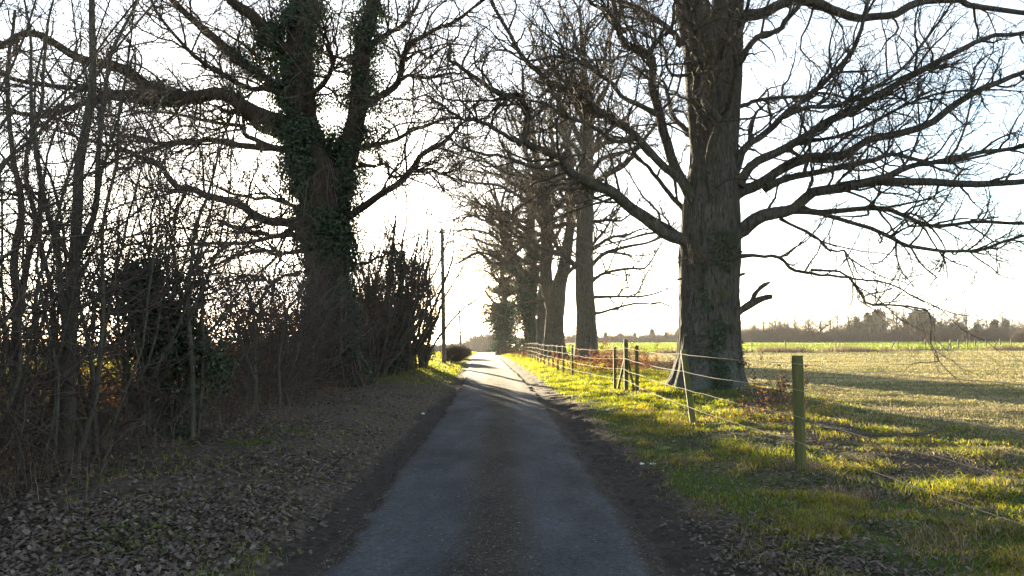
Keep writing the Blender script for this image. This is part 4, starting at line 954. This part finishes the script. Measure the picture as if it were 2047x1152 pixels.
bramble('low thicket of russet bramble between oak base and thick round post', 5.2, 15.8, 60, (.9, .9), .7, 480, 602, (.025, .05))
bramble('russet bramble thicket behind the fence below the tall straight oak', 4.6, 40, 110, (2.2, 1.6), 1.3, 2600, 603, (.06, .11))
bramble('darker bramble thicket right of the tall straight oak trunk', 7.2, 42, 90, (2.4, 1.4), 1.1, 1500, 604, (.05, .10))
bramble('bare purplish scrub at the fence beyond the row of oaks', 1.3, 72, 120, (1.8, 3), 1.0, 500, 605, (.05, .10))
for k, (Y_, x_, hh) in enumerate([(15.5, -9.2, 1.3), (18, -8.9, 1.5), (20.5, -9.4, 1.4), (23, -9.0, 1.7), (25.5, -9.6, 1.5), (28.5, -9.2, 1.6), (12.5, -9.3, 1.2)]):
    bramble('golden brown leafy bramble on the sunlit field side of the left hedge', x_, Y_, 70, (1.5, 2.2), hh, 3600, 620+k, (.035, .07), group='golden brambles behind the left hedge', mat='golden_leaf')
def bush_round(label, px, Y, w, h, seed, mat, n, twiggy=True):
    rng = np.random.default_rng(seed); b = P(px, 690, Y); b[2] = gz(b[0], Y); root = empty('round_bush', b); tag(root, label, 'bush')
    u = unit(rng.normal(size=(n, 3))); u[:, 2] = np.abs(u[:, 2]); rr = (.72+.3*fbm(u[:, 0]*2+seed, u[:, 1]*2, u[:, 2]*2, 3))*rng.uniform(.75, 1.0, n)
    C = b+u*rr[:, None]*np.array((w, w, h))*1.2; mb = MB()
    if twiggy:
        p, q = grow(rng, b+(C-b)*.25, u+np.array((0, 0, .5)), np.linalg.norm(C-b, axis=1)*.8, np.full(n, .014), np.full(n, .005), 6, .18, .05); tube(mb, p, q, 3); mb.build('branches', mat, root, b)
    else: leaves(mb, C, u+rng.normal(0, .5, u.shape), rng.uniform(.12, .25, n), rng); mb.build('foliage', mat, root, b); mb = MB(); tube(mb, b+np.array([(0, 0, -.1), (0, 0, h*.4), (0, 0, h*.8)]), np.array([.12, .08, .03]), 8); mb.build('stem', M['row_bark'], root, b)
bush_round('brown leafless bush on the verge just past the nearest utility pole', 908, 58, 1.35, 1.35, 701, M['scrub'], 2600)
bush_round('second brown leafless bush beyond the nearest utility pole', 922, 72, 1.5, 1.2, 702, M['scrub'], 1800)
bush_round('dark round evergreen bush at the end of the fence row', 1026, 105, 1.7, 1.9, 703, M['evergreen'], 3500, False)
bush_round('pale twiggy bush where the lane verge meets the fence end', 1008, 112, 1.4, 1.0, 704, M['scrub'], 1500)
rng = np.random.default_rng(9)
tufts = [(1600, 955, 'dry grass tuft at the foot of the thick round post', 'dry_stem'), (1455, 905, 'green grass tuft between the leaning post and the round post', 'grass'), (1545, 925, 'bright grass tuft on the verge just left of the round post', 'grass'), (1885, 1105, 'straw coloured grass tussock low at the right', 'dry_stem'), (1715, 1010, 'long bladed pale tussock right of the round post', 'dry_stem'), (1830, 1000, 'green tussock under the lowest wire at the right', 'grass'), (1290, 838, 'sunlit dry tussock below the straining post', 'dry_stem'), (1900, 990, 'mixed green tussock near the right frame edge', 'grass')]
for px, py, lab, mt in tufts:
    d = CAMZ*F/(py-678); b = P(px, py, d); b[2] = gh(b[0], b[1]); n = 170; p = b+rng.normal(0, .17, (n, 3))*np.array((1, 1, 0)); p[:, 2] = gh(p[:, 0], p[:, 1])
    mb = MB(); blades(mb, p, rng.uniform(.05, .2, n), .003, rng, 1.3); o = mb.build('grass_tuft', M[mt], None, b); o.location = b; tag(o, lab, 'grass tuft')
for px, py, lab, s in [(845, 827, 'small white scrap of litter on the left road edge', .07), (1283, 921, 'white scrap of litter on the right verge by the mud', .06), (1306, 925, 'flat pale piece of litter right of the white scrap', .075), (235, 1122, 'pale round stone among leaves at bottom left', .085)]:
    d = CAMZ*F/(py-678); b = P(px, py, d); b[2] = gh(b[0], b[1])+.01; u = unit(rng.normal(size=(60, 3)))
    th, ph = np.meshgrid(np.linspace(0, 2*pi, 12, endpoint=False), np.linspace(.05, pi-.05, 8)); V = np.stack((np.sin(ph)*np.cos(th), np.sin(ph)*np.sin(th)*.7, np.cos(ph)*.45), -1); V *= (1+.45*fbm(V[..., 0]*2+px, V[..., 1]*2, V[..., 2]*2, 3))[..., None]*s*.6
    k = np.arange(7)[:, None]*12; j = np.arange(12)[None]; j2 = (j+1) % 12; mb = MB(); mb.add(V, np.stack((k+j, k+j2, k+12+j2, k+12+j), -1))
    o = mb.build('stone' if 'stone' in lab else 'litter_scrap', M['stone'] if 'stone' in lab else M['white']); o.location = b; tag(o, lab, 'stone' if 'stone' in lab else 'litter')
for px, py, lab, n in [(505, 908, 'patch of green weeds in the leaf litter at the hedge foot', 260), (265, 1100, 'small patch of dark green weeds near the bottom left corner', 170), (575, 880, 'sparse green weeds on the left verge nearer the road', 120)]:
    d = CAMZ*F/(py-678); b = P(px, py, d); b[2] = gh(b[0], b[1]); C = b+rng.normal(0, 1, (n, 3))*np.array((.22, .3, 0)); C[:, 2] = gh(C[:, 0], C[:, 1])+rng.uniform(.01, .07, n)
    mb = MB(); leaves(mb, C, rng.normal(0, .5, (n, 3))+np.array((0, 0, 1)), rng.uniform(.02, .05, n), rng, .7, .15); o = mb.build('weed_patch', M['wheat'], None, b); o.location = b; tag(o, lab, 'weeds')
# fallen branch in the grass right of the round post
pts = []
for a, b_ in [(1650, 872), (1700, 880), (1745, 884), (1790, 884), (1840, 883), (1870, 880), (1895, 868)]:
    d = CAMZ*F/(b_-678); q_ = P(a, b_, d); q_[2] = gh(q_[0], q_[1])+.05; pts.append(q_)
pts = np.array(pts); pts[-1, 2] += .12; pts[-2, 2] += .05; mb = MB(); tube(mb, catmull(pts, 20), np.linspace(.045, .014, 20)*(1+.2*noise(np.arange(20)*.7, 3)), 8)
S, D, r, t = spawn(np.random.default_rng(4), catmull(pts, 20)[None], np.linspace(.04, .012, 20)[None], 1.6, .2, 1, .4, 1.0, .1); p, q = grow(np.random.default_rng(6), S, D, np.full(len(S), .5), r*.5, r*.2, 6, .2, 0); tube(mb, p, q, 5)
tag(mb.build('fallen_branch', M['hedge_bark']), 'dark fallen branch lying in the grass right of the round post', 'branch')
# water lying on the far field
b = P(1838, 693, 106); th = np.linspace(0, 2*pi, 60, endpoint=False); rr = 1+.3*fbm(np.cos(th)*2, np.sin(th)*2, 4); V = np.stack((b[0]+np.cos(th)*rr*3.6, b[1]+np.sin(th)*rr*6.0, 0*th), 1); V[:, 2] = gz(b[0], b[1])+.12
V = np.vstack((V, V.mean(0))); mb = MB(); mb.add(V, tris=[(i, (i+1) % 60, 60) for i in range(60)])
m, nt, N, L, B = nodes('water'); B.inputs['Base Color'].default_value = (.05, .06, .07, 1); B.inputs['Roughness'].default_value = .06; B.inputs['IOR'].default_value = 1.33
tag(mb.build('puddle', m), kind='structure')

# ------------------------------------------------------------------ far woods
def far_tree(name, seed, h, w, kind):
    rng = np.random.default_rng(seed); root = empty(name, (0, 0, 0)); mb, mt = MB(), MB()
    if kind == 'bare':
        c = np.array([(0, 0, -.3), (.1, 0, h*.3), (0, .1, h*.6), (.1, 0, h*.9)]); c = catmull(c, 14); r = np.linspace(.26, .04, 14)*h/10; tube(mb, c, r, 7)
        n = 26; i = rng.integers(3, 13, n); a = rng.uniform(0, 2*pi, n); p, q = grow(rng, c[i], np.stack((np.cos(a), np.sin(a), rng.uniform(.5, 1.6, n)), 1), rng.uniform(.28, .5, n)*h*(1.1-i/20), r[i]*.6, r[i]*.15, 9, .17, .05); tube(mb, p, q, 5)
        S, D, rr, t = spawn(rng, p, q, 3.2, .15, 1, .4, 1.1, .1); p, q = grow(rng, S, D, rng.uniform(.6, 1.8, len(S))*h/10, np.full(len(S), .03), np.full(len(S), .012), 6, .2, .04); tube(mt, p, q, 3)
        S, D, rr, t = spawn(rng, p, q, 2.6, .15, 1, .4, 1.1, .1); p, q = grow(rng, S, D, rng.uniform(.3, .9, len(S))*h/10, np.full(len(S), .016), np.full(len(S), .008), 4, .2, .04); tube(mt, p, q, 3)
        mb.build('trunk', M['row_bark'], root); mt.build('crown', M['far_crown'], root)
    elif kind == 'scrub':
        n = 900; a = rng.uniform(0, 2*pi, n); d = np.sqrt(rng.uniform(0, 1, n))*w; S = np.stack((np.cos(a)*d, np.sin(a)*d*.6, 0*d), 1)
        p, q = grow(rng, S, np.stack((np.cos(a)*.25, np.sin(a)*.25, 0*d+1), 1), h*rng.uniform(.55, 1.0, n)*np.sqrt(1-.75*(d/w)**2), np.full(n, .035), np.full(n, .012), 7, .13, .02); tube(mb, p, q, 3)
        S, D, rr, t = spawn(rng, p, q, .9, .3, 1, .3, .9, .2); p, q = grow(rng, S, D, rng.uniform(.4, 1.3, len(S)), np.full(len(S), .018), np.full(len(S), .009), 5, .18, .03); tube(mt, p, q, 3)
        mb.build('stem', M['scrub'], root); mt.build('crown', M['scrub'], root)
    else:
        c = np.array([(0, 0, -.3), (0, 0, h*.5), (0, 0, h*.85)]); tube(mb, catmull(c, 8), np.linspace(.25, .05, 8), 7); mb.build('trunk', M['row_bark'], root)
        n = 5200; nb = 34; cz = rng.uniform(.15, .95, nb); ca_ = rng.uniform(0, 2*pi, nb); cr = w*(1-cz**1.6)*rng.uniform(.3, 1, nb)
        cc = np.stack((np.cos(ca_)*cr, np.sin(ca_)*cr, cz*h), 1); C = cc[rng.integers(0, nb, n)]+rng.normal(0, 1, (n, 3))*np.array((.17*w, .17*w, .065*h)); C[:, 2] = np.maximum(C[:, 2], .2)
        leaves(mt, C, rng.normal(size=(n, 3))+np.array((0, 0, .4)), rng.uniform(.25, .5, n), rng, .7); mt.build('crown', M['evergreen'], root)
    return root
FP = {('bare', k): far_tree('bare_tree', 800+k, 10, 4, 'bare') for k in range(4)}
FP.update({('scrub', k): far_tree('scrub_bush', 820+k, 5, 4.0, 'scrub') for k in range(3)})
FP.update({('ever', k): far_tree('evergreen_tree', 840+k, 9, 3.0, 'ever') for k in range(3)})
FH = {'bare': 10, 'scrub': 5, 'ever': 9}; FU = set(); rng = np.random.default_rng(900)
def place(kind, px, Y, top, label, group, cat='tree', wide=1.0):
    k = int(rng.integers(0, 3 if kind != 'bare' else 4)); key = (kind, k)
    o = FP[key] if key not in FU else copy_tree(FP[key]); FU.add(key)
    b = P(px, 690, Y); z = float(gz(b[0], Y)); h = P(px, top, Y)[2]-z; s = max(h/FH[kind], .2)
    o.location = (b[0], Y, z); o.scale = (s*wide, s*wide, s); o.rotation_euler = (0, 0, rng.uniform(0, 6.28)); tag(o, label, cat, group)
G1, G2, G3, G4 = 'bare trees of the far wood', 'brown scrub bushes along the far wood', 'dark evergreens in the far wood', 'hazy distant trees'
B1, B2, B3, B4 = 'bare tree in the wood across the far green field', 'brown scrub bush at the front of the far wood', 'dark evergreen tree in the far wood', 'hazy bare tree in the distance behind the lane and trunks'
for px in range(1485, 2080, 15): place('scrub', px+rng.uniform(-5, 5), 232+rng.uniform(-4, 4), 655+rng.uniform(-9, 6), B2, G2, 'bush', 1.15)
for px in range(1500, 2080, 24): place('bare', px+rng.uniform(-8, 8), 242+rng.uniform(-5, 10), 634+rng.uniform(-14, 6)-(10 if 1700 < px < 1960 else 0), B1, G1, wide=1.3)
for px, top in [(1715, 636), (1735, 628), (1757, 620), (1752, 634), (1815, 640), (1832, 622), (1850, 622), (1862, 632), (1880, 645), (1905, 648), (1925, 650), (1955, 648), (1990, 640), (2012, 640), (1700, 650)]: place('ever', px, 238+rng.uniform(-4, 6), top, B3, G3, wide=1.1)
for px, top in [(1545, 640), (1560, 636), (1575, 640), (1660, 632), (1765, 615), (1840, 618), (1915, 622)]: place('bare', px, 236, top, B1, G1, wide=1.5)
for px in range(1150, 1500, 13): place('bare', px+rng.uniform(-5, 5), 330+rng.uniform(-12, 30), 655+rng.uniform(-7, 6), B4, G4, wide=1.25)
for px in range(1150, 1500, 14): place('scrub', px+rng.uniform(-5, 5), 322+rng.uniform(-8, 8), 668+rng.uniform(-5, 5), B4.replace('bare tree', 'bush'), 'hazy distant bushes', 'bush', 1.4)
for px in range(1210, 1370, 30): place('ever', px+rng.uniform(-5, 5), 326, 662+rng.uniform(-5, 5), 'hazy evergreen in the distance between the oak trunks', 'hazy evergreens between the oak trunks', wide=1.1)
for px, top in [(905, 684), (920, 680), (937, 672), (946, 668), (958, 678), (972, 672), (984, 670), (993, 664), (1003, 670), (1018, 668), (1035, 676), (1060, 672), (1090, 670), (1130, 668)]: place('bare' if px % 3 else 'scrub', px, 340+rng.uniform(-8, 8), top-8, 'hazy tree in the distance beyond the end of the lane', 'hazy trees beyond the end of the lane', wide=1.4)
for px in range(896, 1150, 13): place('scrub', px, 350+rng.uniform(-10, 10), 684+rng.uniform(-4, 3), B4.replace('bare tree', 'bush'), 'hazy distant bushes', 'bush', 1.6)
for px in range(-260, 880, 26): place('bare', px+rng.uniform(-8, 8), 250+rng.uniform(-10, 25), 668+rng.uniform(-12, 6), 'bare tree on the horizon behind the left hedge', 'bare trees behind the left hedge', wide=1.4)
for px in range(-260, 880, 20): place('scrub', px+rng.uniform(-8, 8), 244+rng.uniform(-6, 6), 688+rng.uniform(-4, 4), 'low bush on the horizon behind the left hedge', 'bushes behind the left hedge', 'bush', 1.8)
place('bare', 2062, 170, 590, 'tall bare tree at the right frame edge before the wood', None)
place('scrub', 2050, 168, 655, 'reddish scrub under the tall tree at the right frame edge', None, 'bush')

# ------------------------------------------------------------------ haze: the moist winter air over the whole place
hz = MB(); x0, x1, y0, y1, z0, z1 = -950, 950, -200, 1300, -12, 34
hz.add([(x0, y0, z0), (x1, y0, z0), (x1, y1, z0), (x0, y1, z0), (x0, y0, z1), (x1, y0, z1), (x1, y1, z1), (x0, y1, z1)], [(0, 3, 2, 1), (4, 5, 6, 7), (0, 1, 5, 4), (1, 2, 6, 5), (2, 3, 7, 6), (3, 0, 4, 7)])
m = bpy.data.materials.new('haze'); m.use_nodes = True; N = m.node_tree.nodes; L = m.node_tree.links; N.remove(N['Principled BSDF'])
pv = N.new('ShaderNodeVolumePrincipled'); pv.inputs['Color'].default_value = (.9, .92, .95, 1); pv.inputs['Density'].default_value = HAZE; pv.inputs['Anisotropy'].default_value = .35
L.new(pv.outputs[0], N['Material Output'].inputs['Volume'])
if HAZE > 0: tag(hz.build('haze', m, smooth_shade=False), kind='stuff')
